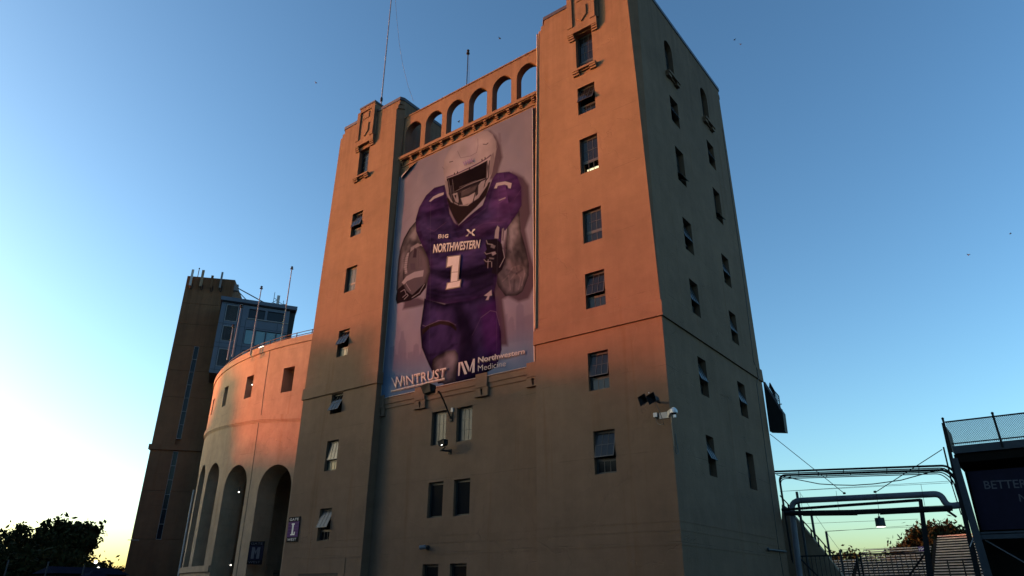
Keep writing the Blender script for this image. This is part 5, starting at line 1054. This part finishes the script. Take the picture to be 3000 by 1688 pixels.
sp_ = ground_at(235, 66); sz = atD(235, 1662, 66).z
SHD = thing('shed', sp_, 'low dark blue roofed shed beside the canopy tent', 'shed')
part('wall', M['core'], SHD, lambda q: q.box(sp_.x-1.8, sp_.x+1.8, sp_.y-2.5, sp_.y+2.5, 0, sz-.5)); part('roof', M['canvas'], SHD, lambda q: q.add([sp_+Vector(v) for v in ((-2, -2.7, sz-.5), (2, -2.7, sz-.5), (2, 2.7, sz-.5), (-2, 2.7, sz-.5), (0, -2.4, sz), (0, 2.4, sz))], [(0, 1, 4), (1, 2, 5, 4), (2, 3, 5), (3, 0, 4, 5), (3, 2, 1, 0)]))
for i, (px, py) in enumerate(((26, 1640), (143, 1645), (248, 1655))):
    p = atD(px, py, 62); tag(MB().tube([(p.x, p.y, 0), p], .05, 8).build('sign_post', M['beam'], None, (p.x, p.y, 0)), 'slim grey post standing in the dark in front of the hedge', 'post', 'posts in front of the hedge')
pp_ = atD(1, 1583, 95); 
# small light mast beyond the stand
lm = onY(2648, 1592, 170); t = thing('light_mast', (lm.x, 170, 0), 'thin distant light mast with a curved arm beyond the stand', 'mast')
part('pole', M['blackmetal'], t, lambda q: q.tube([(lm.x, 170, 0), lm], .10, 6, .06)); part('arm', M['blackmetal'], t, lambda q: q.tube([lm-Vector((0, 0, .3)), lm+Vector((.45, 0, -.1)), lm+Vector((.6, 0, -.4))], .06, 5))
ns = onY(2701, 1608, 128); t = thing('section_sign', ns, 'small purple section number sign at the top of the far stand', 'sign'); plate('plate', frontF(128), ns.x-.5, ns.x+.5, ns.z-.35, ns.z+.35, 0, .05, M['purple'], t); letters('lettering', '104', ((ns.x-.4, ns.z-.22), (ns.x+.4, ns.z-.22), (ns.x+.4, ns.z+.22), (ns.x-.4, ns.z+.22)), M['letter'], t, lambda x, y: Vector((x, 127.94, y)), .02)
pr = atD(378, 1582, 94); t = thing('wall_spout', pr, 'thin rod sticking out of the side of the brown tower', 'rod'); part('rod', M['greymetal'], t, lambda q: q.tube([pr+Vector((-.1, -.1, 0)), pr+Vector((.75, .75, -.02))], .04, 6))
sr = thing('hose_spout', (-12.3, 38, 3.35), 'short pipe stub projecting along the tower side wall', 'pipe'); part('pipe', M['beam'], sr, lambda q: q.tube([onX(2250, 1610, -12.2), onX(2303, 1616, -12.2)], .05, 8)); part('flange', M['beam'], sr, lambda q: q.lathe(onX(2250, 1610, -12.3), [(.1, 0), (.1, .04), (.07, .08)], 10, Vector((1, 0, 0))))
# birds
for i, (px, py, D) in enumerate(((1464, 113, 70), (2152, 117, 80), (2170, 130, 85), (926, 243, 80), (1344, 357, 75), (2838, 747, 90), (2960, 685, 110))):
    c = atD(px, py, D); s = .16; a = i*1.1; d = Vector((math.cos(a), math.sin(a), .1)); w = Vector((-math.sin(a), math.cos(a), 0))
    T = thing('bird', c, 'tiny dark bird flying high in the open sky', 'bird', 'birds in the sky')
    part('body', M['bird'], T, lambda q: q.lathe(c-d*s, [(.01, 0), (.06, s*.5), (.07, s), (.05, s*1.6), (.01, s*2.1)], 6, d)); part('wing', M['bird'], T, lambda q: q.add([c+d*.06, c-d*.08, c+w*.28+Vector((0, 0, .10)), c+w*.2+d*.05+Vector((0, 0, .09)), c+Vector((0, 0, .02))], [(0, 3, 2, 1), (0, 4, 3), (1, 2, 4)])); part('wing', M['bird'], T, lambda q: q.add([c+d*.06, c-d*.08, c-w*.28+Vector((0, 0, .10)), c-w*.2+d*.05+Vector((0, 0, .09)), c+Vector((0, 0, .02))], [(1, 2, 3, 0), (3, 4, 0), (4, 2, 1)]))
